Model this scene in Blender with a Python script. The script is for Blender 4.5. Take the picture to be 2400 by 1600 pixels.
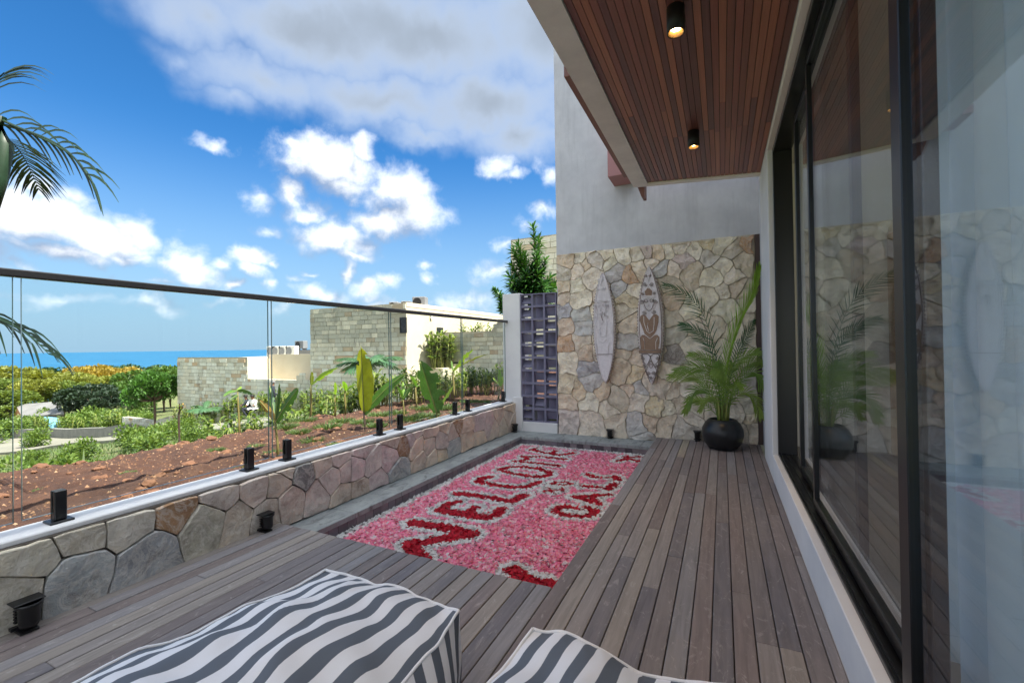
import bpy, math, random
import numpy as np
from mathutils import Vector, Matrix, noise as mnoise
random.seed(7)
RNG = np.random.default_rng(11)
R = math.radians
for _o in list(bpy.data.objects): bpy.data.objects.remove(_o)
SC = bpy.context.scene
COL = SC.collection

# ------------------------------------------------------------------ camera
F_PX, YAW, PITCH, ROLL, CAM_H = 1035.74, -0.443866, 0.009545, 0.013444, 1.35
_f = Vector((math.sin(YAW)*math.cos(PITCH), math.cos(YAW)*math.cos(PITCH), math.sin(PITCH)))
_r = Vector((math.cos(YAW), -math.sin(YAW), 0)); _u = _r.cross(_f)
CR = math.cos(ROLL)*_r - math.sin(ROLL)*_u
CU = math.sin(ROLL)*_r + math.cos(ROLL)*_u
CF = _f
CAM = Vector((0, 0, CAM_H))
cd = bpy.data.cameras.new('camera'); cam = bpy.data.objects.new('camera', cd); COL.objects.link(cam)
cd.sensor_width = 36; cd.lens = 36*F_PX/2400; cd.clip_start = 0.05; cd.clip_end = 90000
m3 = Matrix((CR, CU, -CF)).transposed()
cam.matrix_world = Matrix.Translation(CAM) @ m3.to_4x4()
SC.camera = cam

def ray(px, py):
    return ((px-1200)/F_PX)*CR + ((800-py)/F_PX)*CU + CF      # depth 1 along the view axis
def at(axis, val, px, py):
    d = ray(px, py); i = 'xyz'.index(axis); return CAM + d*((val-CAM[i])/d[i])
def atd(px, py, D): return CAM + ray(px, py)*D

# ------------------------------------------------------------------ light and sky
SUN_EL, SUN_V = R(57), Vector((0.999, 0.03, 0)).normalized()
S = Vector((SUN_V.x*math.cos(SUN_EL), SUN_V.y*math.cos(SUN_EL), math.sin(SUN_EL)))
sl = bpy.data.lights.new('sun', 'SUN'); sl.energy = 2.0; sl.angle = R(0.6); sl.color = (1.0, 0.93, 0.82)
so = bpy.data.objects.new('sun', sl); COL.objects.link(so)
so.rotation_euler = S.to_track_quat('Z', 'Y').to_euler(); so.location = (30, 10, 40)
SC.view_settings.view_transform = 'Standard'; SC.view_settings.look = 'None'
SC.view_settings.gamma = 1; SC.view_settings.exposure = 2.75
SKY_STRENGTH = 0.15

def azel(px, py):
    d = ray(px, py).normalized(); return math.atan2(d.x, d.y), math.asin(d.z)

def build_world():
    w = bpy.data.worlds.new('World'); SC.world = w; w.use_nodes = True
    nt = w.node_tree; nt.nodes.clear(); L = nt.links.new
    N = lambda t, T=nt: T.nodes.new(t)
    def mth(T, op, a, b=None, c=None, clamp=False):
        n = T.nodes.new('ShaderNodeMath'); n.operation = op; n.use_clamp = clamp
        for i, v in enumerate((a, b, c)):
            if v is None: continue
            if isinstance(v, (int, float)): n.inputs[i].default_value = v
            else: T.links.new(v, n.inputs[i])
        return n.outputs[0]
    def vm(T, op, a, b=None, scale=None):
        n = T.nodes.new('ShaderNodeVectorMath'); n.operation = op
        for i, v in enumerate((a, b)):
            if v is None: continue
            if isinstance(v, (tuple, list)): n.inputs[i].default_value = v
            else: T.links.new(v, n.inputs[i])
        if scale is not None: n.inputs['Scale'].default_value = scale
        return n
    # cloud field: (azimuth, elevation) in -> density, greyness out
    white = [ # px, py, rx, ry, weight : the cumulus of the photograph
        (770,385,120,62,1),(690,350,60,24,.7),(850,345,40,28,.8),(800,430,80,42,.9),(935,445,85,62,1),(975,500,80,52,1),(900,520,90,42,.9),
        (690,450,55,42,.8),(720,500,50,40,.7),(600,470,52,34,.42),(790,560,105,45,.9),(820,595,60,26,.7),(810,635,22,38,.6),(640,540,60,20,.4),
        (70,420,85,52,.8),(170,450,70,35,.6),(60,520,140,62,1),(210,530,120,60,.9),(310,545,60,55,.8),(150,590,190,34,.9),(290,600,85,26,.8),(-60,560,120,70,1),(110,500,120,60,1),(250,570,110,45,.95),(30,470,90,50,.9),
        (430,600,72,44,.9),(460,645,60,38,.9),(520,620,40,26,.6),(545,668,34,20,.7),(590,605,66,26,.85),(605,640,42,28,.7),(640,615,32,18,.6),(625,672,24,24,.6),
        (490,335,66,20,.5),(1165,395,52,36,.62),(1195,415,48,18,.5),(1290,410,50,40,.5),(1010,660,32,20,.6),(1000,632,26,16,.45),
        (1275,485,40,26,.5),(1185,575,45,24,.5),(1150,640,70,40,.5),(1100,715,90,38,.55),(1230,520,40,24,.35),
        (760,685,95,26,.6),(700,655,40,18,.4),(860,680,60,32,.6),(910,660,36,26,.55),(730,640,24,12,.45),(870,705,90,20,.5),
        (20,625,90,20,.4),(255,660,60,18,.45),(370,668,60,18,.35),(660,725,70,22,.35),(520,712,90,22,.35),(130,700,150,20,.35),(340,715,120,22,.35),(950,720,80,22,.4)]
    grey = [(1000,90,420,150,1),(700,60,330,130,1),(480,40,230,130,.8),(620,190,260,95,.8),(900,240,330,90,.9),(1150,250,260,105,1),(1220,320,160,75,.9),
            (560,240,140,60,.6),(1000,310,200,45,.7),(700,-120,420,150,1),(1300,60,300,200,1),(430,150,120,60,.45)]
    g = bpy.data.node_groups.new('clouds', 'ShaderNodeTree')
    g.interface.new_socket('P', in_out='INPUT', socket_type='NodeSocketVector')
    g.interface.new_socket('Density', in_out='OUTPUT', socket_type='NodeSocketFloat')
    g.interface.new_socket('Grey', in_out='OUTPUT', socket_type='NodeSocketFloat')
    gi = g.nodes.new('NodeGroupInput'); go = g.nodes.new('NodeGroupOutput')
    P = gi.outputs[0]
    wn = g.nodes.new('ShaderNodeTexNoise'); wn.inputs['Scale'].default_value = 14; wn.inputs['Detail'].default_value = 5
    g.links.new(P, wn.inputs['Vector'])
    off = vm(g, 'SCALE', vm(g, 'SUBTRACT', wn.outputs['Color'], (.5, .5, .5)).outputs[0], scale=.085).outputs[0]
    PW = vm(g, 'ADD', P, off).outputs[0]
    def blobs(lst):
        acc = None
        for (px, py, rx, ry, wt) in lst:
            a, e = azel(px, py); a0, _ = azel(px-rx, py); a1, _ = azel(px+rx, py); _, e0 = azel(px, py+ry); _, e1 = azel(px, py-ry)
            v = vm(g, 'SUBTRACT', PW, (a, e, 0)).outputs[0]
            v = vm(g, 'MULTIPLY', v, (2/(a1-a0), 2/(e1-e0), 0)).outputs[0]
            ln = vm(g, 'LENGTH', v).outputs['Value']
            d = mth(g, 'MULTIPLY_ADD', ln, -0.75*min(1, wt+.2), wt)
            acc = d if acc is None else mth(g, 'MAXIMUM', acc, d)
        return acc
    W = blobs(white); G = blobs(grey)
    # near-full cloud cover added outside the view to lift the terrace light
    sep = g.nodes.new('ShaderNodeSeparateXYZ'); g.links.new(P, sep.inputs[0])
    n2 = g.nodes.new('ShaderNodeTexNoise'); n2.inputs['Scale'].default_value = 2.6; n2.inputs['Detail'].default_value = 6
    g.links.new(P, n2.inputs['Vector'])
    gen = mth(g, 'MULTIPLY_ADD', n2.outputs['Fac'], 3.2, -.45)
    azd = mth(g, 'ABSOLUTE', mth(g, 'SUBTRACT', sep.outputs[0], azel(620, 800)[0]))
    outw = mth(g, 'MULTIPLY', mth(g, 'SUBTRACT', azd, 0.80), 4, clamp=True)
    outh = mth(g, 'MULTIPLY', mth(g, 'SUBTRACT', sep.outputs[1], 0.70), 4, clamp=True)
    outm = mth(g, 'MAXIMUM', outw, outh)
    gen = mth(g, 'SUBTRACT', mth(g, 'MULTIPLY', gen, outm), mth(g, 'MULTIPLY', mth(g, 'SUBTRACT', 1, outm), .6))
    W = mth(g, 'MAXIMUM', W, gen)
    fb = g.nodes.new('ShaderNodeTexNoise'); fb.inputs['Scale'].default_value = 17; fb.inputs['Detail'].default_value = 9
    fb.inputs['Roughness'].default_value = .64; fb.inputs['Distortion'].default_value = .25
    g.links.new(P, fb.inputs['Vector'])
    fbm = mth(g, 'SUBTRACT', fb.outputs['Fac'], .5)
    Wd = mth(g, 'ADD', mth(g, 'MULTIPLY_ADD', fbm, 1.05, W), .10)
    fg = g.nodes.new('ShaderNodeTexNoise'); fg.inputs['Scale'].default_value = 5.5; fg.inputs['Detail'].default_value = 7
    g.links.new(P, fg.inputs['Vector'])
    Gd = mth(g, 'MULTIPLY_ADD', mth(g, 'SUBTRACT', fg.outputs['Fac'], .5), 1.0, G)
    g.links.new(Wd, go.inputs['Density']); g.links.new(Gd, go.inputs['Grey'])
    # direction -> (az, el)
    tc = N('ShaderNodeTexCoord'); sx = N('ShaderNodeSeparateXYZ'); L(tc.outputs['Generated'], sx.inputs[0])
    az = mth(nt, 'ARCTAN2', sx.outputs[0], sx.outputs[1]); el = mth(nt, 'ARCSINE', sx.outputs[2])
    cb = N('ShaderNodeCombineXYZ'); L(az, cb.inputs[0]); L(el, cb.inputs[1])
    def grp(vec):
        n = N('ShaderNodeGroup'); n.node_tree = g; L(vec, n.inputs[0]); return n
    g0 = grp(cb.outputs[0]); g1 = grp(vm(nt, 'ADD', cb.outputs[0], (.02, .045, 0)).outputs[0])
    def smooth(x, a, b):
        n = N('ShaderNodeMapRange'); n.interpolation_type = 'SMOOTHSTEP'; L(x, n.inputs[0]); n.inputs[1].default_value = a; n.inputs[2].default_value = b; return n.outputs[0]
    lit = mth(nt, 'MULTIPLY_ADD', mth(nt, 'SUBTRACT', g0.outputs[0], g1.outputs[0]), 1.25, .52, clamp=True)
    mW = smooth(g0.outputs[0], .04, .85); mG = smooth(g0.outputs[1], -.05, .8)
    mG = mth(nt, 'MULTIPLY', mG, .93)
    thick = smooth(g0.outputs[1], .35, 1.05)
    sky = N('ShaderNodeTexSky'); sky.sky_type = 'NISHITA'; sky.sun_disc = False
    sky.sun_elevation = SUN_EL; sky.sun_rotation = math.atan2(S.x, S.y); sky.altitude = 100; sky.air_density = 1.0; sky.dust_density = .15; sky.ozone_density = 2.5
    def mix(f, a, b, bt='MIX'):
        n = N('ShaderNodeMix'); n.data_type = 'RGBA'; n.blend_type = bt
        if isinstance(f, float): n.inputs[0].default_value = f
        else: L(f, n.inputs[0])
        for i, v in ((6, a), (7, b)):
            if isinstance(v, tuple): n.inputs[i].default_value = v
            else: L(v, n.inputs[i])
        return n.outputs[2]
    hs = N('ShaderNodeHueSaturation'); hs.inputs['Saturation'].default_value = 1.2; hs.inputs['Value'].default_value = .172; L(mix(1., sky.outputs[0], (.80,.97,1.12,1), 'MULTIPLY'), hs.inputs['Color'])
    wc = mix(lit, (.42, .51, .68, 1), (1.28, 1.34, 1.42, 1))
    gc = mix(thick, (.66, .79, 1.0, 1), (.44, .51, .60, 1))
    hz = N('ShaderNodeMapRange'); hz.interpolation_type = 'SMOOTHSTEP'; L(el, hz.inputs[0]); hz.inputs[1].default_value = -.03; hz.inputs[2].default_value = .42
    c = mix(hz.outputs[0], (.41, .64, .86, 1), hs.outputs[0])
    c = mix(mG, c, gc)
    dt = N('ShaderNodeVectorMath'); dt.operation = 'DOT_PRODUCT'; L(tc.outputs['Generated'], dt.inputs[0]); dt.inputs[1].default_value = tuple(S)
    gl = mth(nt, 'MULTIPLY_ADD', mth(nt, 'POWER', mth(nt, 'MAXIMUM', dt.outputs['Value'], 0.), 2.5), 1.5, 1.0)  # clouds brightened towards the sun, added to raise light on the terrace
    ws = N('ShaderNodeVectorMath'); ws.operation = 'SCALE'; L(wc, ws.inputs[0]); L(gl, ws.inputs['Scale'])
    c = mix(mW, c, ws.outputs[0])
    bg = N('ShaderNodeBackground'); bg.inputs[1].default_value = SKY_STRENGTH; L(c, bg.inputs[0])
    out = N('ShaderNodeOutputWorld'); L(bg.outputs[0], out.inputs[0])
    w.cycles.sampling_method = 'MANUAL'; w.cycles.sample_map_resolution = 1024
build_world()

# ------------------------------------------------------------------ materials
def lin(r, g, b):
    f = lambda c: ((c/255+.055)/1.055)**2.4 if c > 10 else c/255/12.92
    return (f(r), f(g), f(b), 1)
class Mat:
    def __init__(s, name, color=(.5,.5,.5,1), rough=.6, metal=0, spec=.5):
        s.m = bpy.data.materials.new(name); s.m.use_nodes = True; s.t = s.m.node_tree
        s.b = s.t.nodes['Principled BSDF']; s.out = s.t.nodes['Material Output']
        s.b.inputs['Base Color'].default_value = color; s.b.inputs['Roughness'].default_value = rough
        s.b.inputs['Metallic'].default_value = metal; s.b.inputs['Specular IOR Level'].default_value = spec
    def n(s, t): return s.t.nodes.new(t)
    def L(s, a, b): s.t.links.new(a, b)
    def coord(s, scale=(1,1,1), kind='Object'):
        c = s.n('ShaderNodeTexCoord'); mp = s.n('ShaderNodeMapping'); mp.inputs['Scale'].default_value = scale
        s.L(c.outputs[kind], mp.inputs[0]); return mp.outputs[0]
    def pos(s, scale=(1,1,1)):
        c = s.n('ShaderNodeNewGeometry'); mp = s.n('ShaderNodeMapping'); mp.inputs['Scale'].default_value = scale
        s.L(c.outputs['Position'], mp.inputs[0]); return mp.outputs[0]
    def noise(s, vec, scale, detail=6, rough=.6, dist=0):
        n = s.n('ShaderNodeTexNoise'); n.inputs['Scale'].default_value = scale; n.inputs['Detail'].default_value = detail
        n.inputs['Roughness'].default_value = rough; n.inputs['Distortion'].default_value = dist; s.L(vec, n.inputs['Vector']); return n.outputs['Fac']
    def ramp(s, fac, stops, interp='LINEAR'):
        n = s.n('ShaderNodeValToRGB'); n.color_ramp.interpolation = interp; e = n.color_ramp.elements
        while len(e) < len(stops): e.new(.5)
        for i, (p, c) in enumerate(stops): e[i].position = p; e[i].color = c
        s.L(fac, n.inputs[0]); return n.outputs[0]
    def mix(s, f, a, b, bt='MIX'):
        n = s.n('ShaderNodeMix'); n.data_type = 'RGBA'; n.blend_type = bt
        if isinstance(f, (int, float)): n.inputs[0].default_value = f
        else: s.L(f, n.inputs[0])
        for i, v in ((6, a), (7, b)):
            if isinstance(v, tuple): n.inputs[i].default_value = v
            else: s.L(v, n.inputs[i])
        return n.outputs[2]
    def math(s, op, a, b=0., clamp=False):
        n = s.n('ShaderNodeMath'); n.operation = op; n.use_clamp = clamp
        for i, v in enumerate((a, b)):
            if isinstance(v, (int, float)): n.inputs[i].default_value = v
            else: s.L(v, n.inputs[i])
        return n.outputs[0]
    def col(s, c): s.L(c, s.b.inputs['Base Color']); return s
    def bump(s, h, strength=.3, dist=.01):
        n = s.n('ShaderNodeBump'); n.inputs['Strength'].default_value = strength; n.inputs['Distance'].default_value = dist
        s.L(h, n.inputs['Height']); s.L(n.outputs[0], s.b.inputs['Normal']); return s
    def rnd(s): return s.n('ShaderNodeObjectInfo').outputs['Random']
    def ocol(s): return s.n('ShaderNodeObjectInfo').outputs['Color']
    def island(s): return s.n('ShaderNodeNewGeometry').outputs['Random Per Island']
    def translucent(s, fac, tint=(1,1,1,1)):
        tr = s.n('ShaderNodeBsdfTranslucent'); mx = s.n('ShaderNodeMixShader'); mx.inputs[0].default_value = fac
        src = s.b.inputs['Base Color'].links
        if src:
            s.L(s.mix(1., src[0].from_socket, tint, 'MULTIPLY'), tr.inputs[0])
        else: tr.inputs[0].default_value = s.b.inputs['Base Color'].default_value
        s.L(s.b.outputs[0], mx.inputs[1]); s.L(tr.outputs[0], mx.inputs[2]); s.L(mx.outputs[0], s.out.inputs[0]); return s
g1 = lambda v: (v, v, v, 1)

def wood(name, stops, grain_scale, amp, rough, dirt=None):
    a = Mat(name, rough=rough); r = a.rnd()
    base = a.ramp(r, stops, 'CONSTANT' if len(stops) > 5 else 'LINEAR')
    sh = a.n('ShaderNodeVectorMath'); sh.operation = 'MULTIPLY_ADD'
    cm = a.n('ShaderNodeCombineXYZ'); a.L(a.math('MULTIPLY', r, 37.), cm.inputs[0]); a.L(a.math('MULTIPLY', r, 91.), cm.inputs[1])
    sh.inputs[1].default_value = (1,1,1); a.L(a.pos(grain_scale), sh.inputs[0]); a.L(cm.outputs[0], sh.inputs[2])
    g = a.noise(sh.outputs[0], 1., 8, .65, .6)
    c = a.mix(1., base, a.ramp(g, [(.25, g1(1-amp)), (.5, g1(1.)), (.78, g1(1+amp))]), 'MULTIPLY')
    if dirt:
        d = a.noise(a.pos((1,.5,1)), 3.2, 6, .7, 1.2)
        c = a.mix(a.ramp(d, [(.45, g1(0)), (.72, g1(.55))]), c, dirt)
        d2 = a.noise(a.pos((2.2,.9,1)), 6.5, 8, .75, 2.2)
        c = a.mix(a.ramp(d2, [(.56, g1(0)), (.66, g1(.34)), (.8, g1(0))]), c, lin(196,190,186))
    a.col(c); a.bump(g, .35, .003); return a.m
DECK = wood('deck_wood', [(0, lin(118,111,112)), (.16, lin(136,129,127)), (.3, lin(108,104,109)), (.45, lin(142,134,128)), (.58, lin(124,113,112)), (.7, lin(130,127,130)), (.82, lin(113,103,102)), (.95, lin(156,146,130))], (38,2.2,38), .33, .62, lin(134,126,122))
SOFFIT = wood('soffit_wood', [(0, lin(128,78,64)), (.18, lin(150,94,72)), (.34, lin(108,68,62)), (.5, lin(138,83,70)), (.66, lin(158,100,76)), (.8, lin(118,72,64)), (.92, lin(146,88,68))], (50,1.3,50), .22, .38)
def plaster(name, c1, c2, scale, rough=.85, bs=.3, stain=None):
    a = Mat(name, rough=rough); v = a.pos()
    n = a.noise(v, scale, 7, .65); c = a.ramp(n, [(.3, c1), (.7, c2)])
    if stain:
        st = a.noise(a.pos((7, 7, .7)), 1.2, 6, .65); c = a.mix(a.ramp(st, [(.5, g1(0)), (.75, g1(.5))]), c, stain)
    a.col(c); a.bump(a.noise(v, 70, 5, .6), bs, .004); return a.m
PLASTER = plaster('grey_plaster', lin(186,187,193), lin(206,207,212), 3, .9, .9, lin(164,165,171))
WHITE = plaster('white_plaster', lin(214,214,216), lin(228,228,228), 2.2, .75, .15)
CONC = plaster('beam_concrete', lin(208,202,204), lin(226,220,220), 4, .85, .25)
TRIM = plaster('cream_trim', lin(228,222,214), lin(236,230,222), 2, .7, .1)
MORTAR = plaster('mortar', lin(176,166,150), lin(200,190,174), 18, .95, .6)
MORTAR_D = plaster('dark_joint', lin(84,78,72), lin(112,104,96), 18, .95, .6)
CREAM = plaster('cream_render', lin(196,184,160), lin(206,196,174), 1.2, .8, .1)
BLACK = Mat('black_metal', lin(20,21,24), .38, 0, .5).m
BLACKM = Mat('black_matt', lin(18,18,19), .55).m
ALU = Mat('black_aluminium', lin(16,17,20), .3, 0, .6).m
PIPE_W = Mat('white_piping', lin(235,236,240), .7).m
BROWN = Mat('brown_steel', lin(126,84,74), .5).m
PINKB = Mat('pinkish_cladding', lin(168,120,120), .6).m
def stone_mat(name, sc, strength, amp=.22):
    a = Mat(name, rough=.88); v = a.pos(); o = a.ocol()
    sh = a.n('ShaderNodeVectorMath'); sh.operation = 'ADD'; cm = a.n('ShaderNodeCombineXYZ'); a.L(a.math('MULTIPLY', a.rnd(), 50.), cm.inputs[0]); a.L(v, sh.inputs[0]); a.L(cm.outputs[0], sh.inputs[1])
    n = a.noise(sh.outputs[0], sc, 8, .62, .4); n2 = a.noise(sh.outputs[0], sc*4.5, 6, .6)
    c = a.mix(1., o, a.ramp(n, [(.25, (1-amp*1.3,1-amp*1.35,1-amp*1.3,1)), (.5, g1(1)), (.75, (1+amp,1+amp*.8,1+amp*.55,1))]), 'MULTIPLY')
    c = a.mix(a.ramp(n2, [(.55, g1(0)), (.8, g1(.35))]), c, lin(205,196,182))
    n3 = a.noise(sh.outputs[0], sc*1.3, 7, .7, 1.6)
    c = a.mix(a.ramp(n3, [(.44, g1(0)), (.5, g1(.5)), (.56, g1(0))]), c, lin(222,216,206))
    c = a.mix(a.ramp(a.noise(sh.outputs[0], sc*.8, 5, .6, .8), [(.56, g1(0)), (.72, g1(.45))]), c, lin(142,118,94))
    a.col(c); h = a.math('ADD', n, a.math('ADD', a.math('MULTIPLY', n2, .45), a.math('MULTIPLY', n3, .5))); a.bump(h, strength, .03); return a.m
STONE_L = stone_mat('parapet_stone', 4.5, .9, .34)
STONE_B = stone_mat('cladding_stone', 8, 1.0, .26)
def glass(name, tint, ior=1.5):
    a = Mat(name); t = a.t; t.nodes.remove(a.b)
    tr = a.n('ShaderNodeBsdfTransparent'); tr.inputs[0].default_value = tint
    gl = a.n('ShaderNodeBsdfGlossy'); gl.inputs['Roughness'].default_value = 0.0; gl.inputs[0].default_value = (.95,.97,1,1)
    fr = a.n('ShaderNodeFresnel'); bf = a.n('ShaderNodeNewGeometry').outputs['Backfacing']
    a.L(a.math('ADD', a.math('MULTIPLY', bf, 1/ior-ior), ior), fr.inputs[0])
    mx = a.n('ShaderNodeMixShader'); a.L(fr.outputs[0], mx.inputs[0]); a.L(tr.outputs[0], mx.inputs[1]); a.L(gl.outputs[0], mx.inputs[2]); a.L(mx.outputs[0], a.out.inputs[0]); return a.m
GLASS = glass('railing_glass', (.95,.975,.97,1), 1.22)
DGLASS = glass('door_glass', (.86,.9,.92,1), 1.5)
EDGE = Mat('glass_edge', lin(88,112,112), .2).m
def tile_mat():
    a = Mat('pool_tile', rough=.35); c = a.ramp(a.rnd(), [(0, lin(104,98,106)), (.35, lin(124,115,120)), (.7, lin(112,108,118)), (.9, lin(78,70,78))], 'CONSTANT')
    c = a.mix(1., c, a.ramp(a.noise(a.pos(), 9), [(.3, g1(.85)), (.7, g1(1.12))]), 'MULTIPLY'); a.col(c); return a.m
TILE = tile_mat()
def coping_mat():
    a = Mat('coping_stone', rough=.6); v = a.pos()
    c = a.ramp(a.noise(v, 5, 7, .7), [(.3, lin(126,132,134)), (.7, lin(164,170,170))])
    c = a.mix(a.ramp(a.noise(a.pos((5,2,1)), 2.6, 7, .7, .8), [(.52, g1(0)), (.68, g1(.75))]), c, lin(70,72,70)); a.col(c); a.bump(a.noise(v, 40), .2, .004); return a.m
COPING = coping_mat()
WATER = Mat('pool_water', lin(40,70,84), .06).m
def vcol_mat(name, rough, tr=0):
    a = Mat(name, rough=rough); at_ = a.n('ShaderNodeAttribute'); at_.attribute_name = 'Col'; a.col(at_.outputs['Color'])
    if tr: a.translucent(tr)
    return a.m
PETAL = vcol_mat('petals', .7, .35)
BLOCK = plaster('purple_grey_block', lin(110,108,130), lin(128,126,148), 6, .8, .3)
def fabric():
    a = Mat('striped_canvas', rough=.8, spec=.25); at_ = a.n('ShaderNodeAttribute'); at_.attribute_name = 'stripe'
    s = a.math('FRACT', a.math('MULTIPLY', at_.outputs['Fac'], 1/.092))
    k = a.math('MULTIPLY', a.math('SUBTRACT', a.math('ABSOLUTE', a.math('SUBTRACT', s, .5)), .25), 60., clamp=True)
    wv = a.noise(a.pos((1,1,1)), 900, 2)
    a.col(a.mix(1., a.mix(k, lin(228,230,236), lin(98,106,118)), a.ramp(wv, [(.3, g1(.94)), (.7, g1(1.04))]), 'MULTIPLY')); a.bump(wv, .15, .001); return a.m
CANVAS = fabric()
POT = Mat('black_pot_glaze', lin(26,28,31), .33).m
SOILPOT = Mat('potting_soil', lin(50,38,30), .95).m
def leaf(name, c1, c2, tr=.3, rough=.45, per='rnd', tint=(1.3,1.25,.5,1)):
    a = Mat(name, rough=rough); f = a.island() if per == 'island' else a.rnd()
    c = a.ramp(f, [(0, c1), (1, c2)]); c = a.mix(1., c, a.ramp(a.noise(a.pos(), 12, 3), [(.3, g1(.8)), (.7, g1(1.2))]), 'MULTIPLY')
    a.col(c); a.translucent(tr, tint); return a.m
PALM = leaf('palm_leaf', lin(112,146,68), lin(146,170,84), .3)
PALM_Y = leaf('young_palm_leaf', lin(140,180,66), lin(160,194,80), .35)
PALM_M = leaf('mature_palm_leaf', lin(62,98,66), lin(78,112,74), .2)
PALM_D = leaf('dark_palm_leaf', lin(26,48,34), lin(40,66,46), .12)
STEM = Mat('palm_stem', lin(140,146,74), .5).m
BAN_Y = leaf('yellow_banana_leaf', lin(128,142,34), lin(150,156,44), .45)
BAN_G = leaf('green_banana_leaf', lin(58,96,44), lin(86,128,52), .4)
BAN_B = leaf('bright_banana_leaf', lin(112,158,52), lin(150,180,70), .45)
DRY = leaf('dry_leaf', lin(150,116,62), lin(170,140,86), .3)
BANSTEM = Mat('banana_stem', lin(120,110,62), .6).m
DARKSTEM = Mat('dark_stem', lin(70,54,46), .7).m
GINGER = leaf('ginger_leaf', lin(60,90,40), lin(124,142,62), .38, .4, 'island')
WEED = leaf('weed_leaf', lin(72,96,54), lin(106,124,72), .35, .6, 'island')
BUSHM = leaf('bush_leaf', lin(70,98,40), lin(118,140,62), .35, .5, 'island')
SHRUB = leaf('dracaena_leaf', lin(34,76,36), lin(78,124,50), .25, .35, 'island')
def tree_leaf():
    a = Mat('tree_leaf', rough=.55); c = a.mix(1., a.ocol(), a.ramp(a.island(), [(0, g1(.62)), (1, g1(1.3))]), 'MULTIPLY'); a.col(c); a.translucent(.3, (1.25,1.15,.5,1)); return a.m
TREEL = tree_leaf()
BARK = Mat('bark', lin(96,80,66), .9).m
def soil_mat():
    a = Mat('red_soil', rough=.95); v = a.pos()
    n = a.noise(v, 4, 9, .7); n2 = a.noise(v, 32, 6, .7)
    c = a.ramp(n, [(.25, lin(58,36,28)), (.5, lin(80,51,38)), (.8, lin(104,73,56))])
    c = a.mix(a.ramp(n2, [(.60, g1(0)), (.7, g1(.45))]), c, lin(150,112,84)); a.col(c); a.bump(n2, .9, .04); return a.m
SOIL = soil_mat()
def rock_mat():
    a = Mat('limestone_rock', rough=.9); c = a.ramp(a.island(), [(0, lin(150,114,86)), (.55, lin(112,76,56)), (.85, lin(140,104,78)), (1, lin(186,158,128))])
    c = a.mix(1., c, a.ramp(a.noise(a.pos(), 30), [(.3, g1(.75)), (.7, g1(1.15))]), 'MULTIPLY'); a.col(c); a.bump(a.noise(a.pos(), 60), .6, .01); return a.m
ROCK = rock_mat()
def ground_mat():
    a = Mat('hill_ground', rough=.95); v = a.pos()
    c = a.ramp(a.noise(v, .6, 8, .65), [(.3, lin(74,90,46)), (.5, lin(104,112,66)), (.7, lin(142,132,92))])
    a.col(c); a.bump(a.noise(v, 6, 6), 1., .2); return a.m
GROUND = ground_mat()
def house_stone(name, isl, weather=True):
    a = Mat(name, rough=.9); f = a.island() if isl else a.rnd()
    c = a.ramp(f, [(0, lin(214,214,200)), (.25, lin(230,228,212)), (.5, lin(198,196,180)), (.72, lin(224,217,196)), (.9, lin(188,182,162)), (.98, lin(200,172,140))], 'LINEAR')
    top = a.n('ShaderNodeAttribute'); top.attribute_type = 'OBJECT'; top.attribute_name = 'weather'
    c = a.mix(1., c, a.ramp(a.noise(a.pos(), 2.5, 7, .7), [(.3, g1(.78)), (.7, g1(1.08))]), 'MULTIPLY')
    st = a.noise(a.pos((1.1,1.1,.55)), 1.0, 8, .72, .5)
    zc = a.n('ShaderNodeSeparateXYZ'); a.L(a.pos(), zc.inputs[0])
    c = a.mix(a.ramp(st, [(.55, g1(0)), (.66, g1(.75 if weather else .3))]), c, lin(126,124,114))
    if weather:
        up = a.math('MULTIPLY', a.math('SUBTRACT', zc.outputs[2], .7), .8, clamp=True)
        c = a.mix(a.math('MULTIPLY', up, a.ramp(f, [(.0, g1(.75)), (.55, g1(.55)), (.75, g1(.1)), (1., g1(.6))])), c, lin(142,140,126))
    else: c = a.mix(.35, c, lin(238,228,200))
    a.col(c); a.bump(a.noise(a.pos(), 14), .5, .02); return a.m
HSTONE = house_stone('house_block', False); HSTONE_S = house_stone('house_block_small', True); HSTONE_C = house_stone('cream_block', False, False); HSTONE_CS = house_stone('cream_block_small', True, False)
HJOINT = plaster('house_joint', lin(150,144,128), lin(166,160,142), 3)
ASPH = plaster('driveway_concrete', lin(118,116,106), lin(136,132,120), .8, .95, .3, lin(112,116,78))
KERB = plaster('kerb_concrete', lin(120,120,114), lin(146,144,136), 2, .9, .3, lin(90,90,82))
ROOFG = plaster('grey_sheet_roof', lin(112,110,108), lin(136,134,132), .8, .7, .1)
DARKWIN = Mat('dark_window', lin(30,34,36), .15).m
ACW = Mat('white_ac_casing', lin(214,214,208), .5).m
ACG = Mat('grey_ac_casing', lin(120,122,124), .5).m
TARP = Mat('blue_tarp', lin(112,166,190), .5).m
SEA = None
def sea_mat():
    a = Mat('sea_water', rough=.55, spec=.12); v = a.pos((.002,.002,1))
    a.col(a.ramp(a.noise(v, 1.2, 5), [(.35, lin(34,88,122)), (.65, lin(46,100,134))])); return a.m
SEA = sea_mat()
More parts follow.
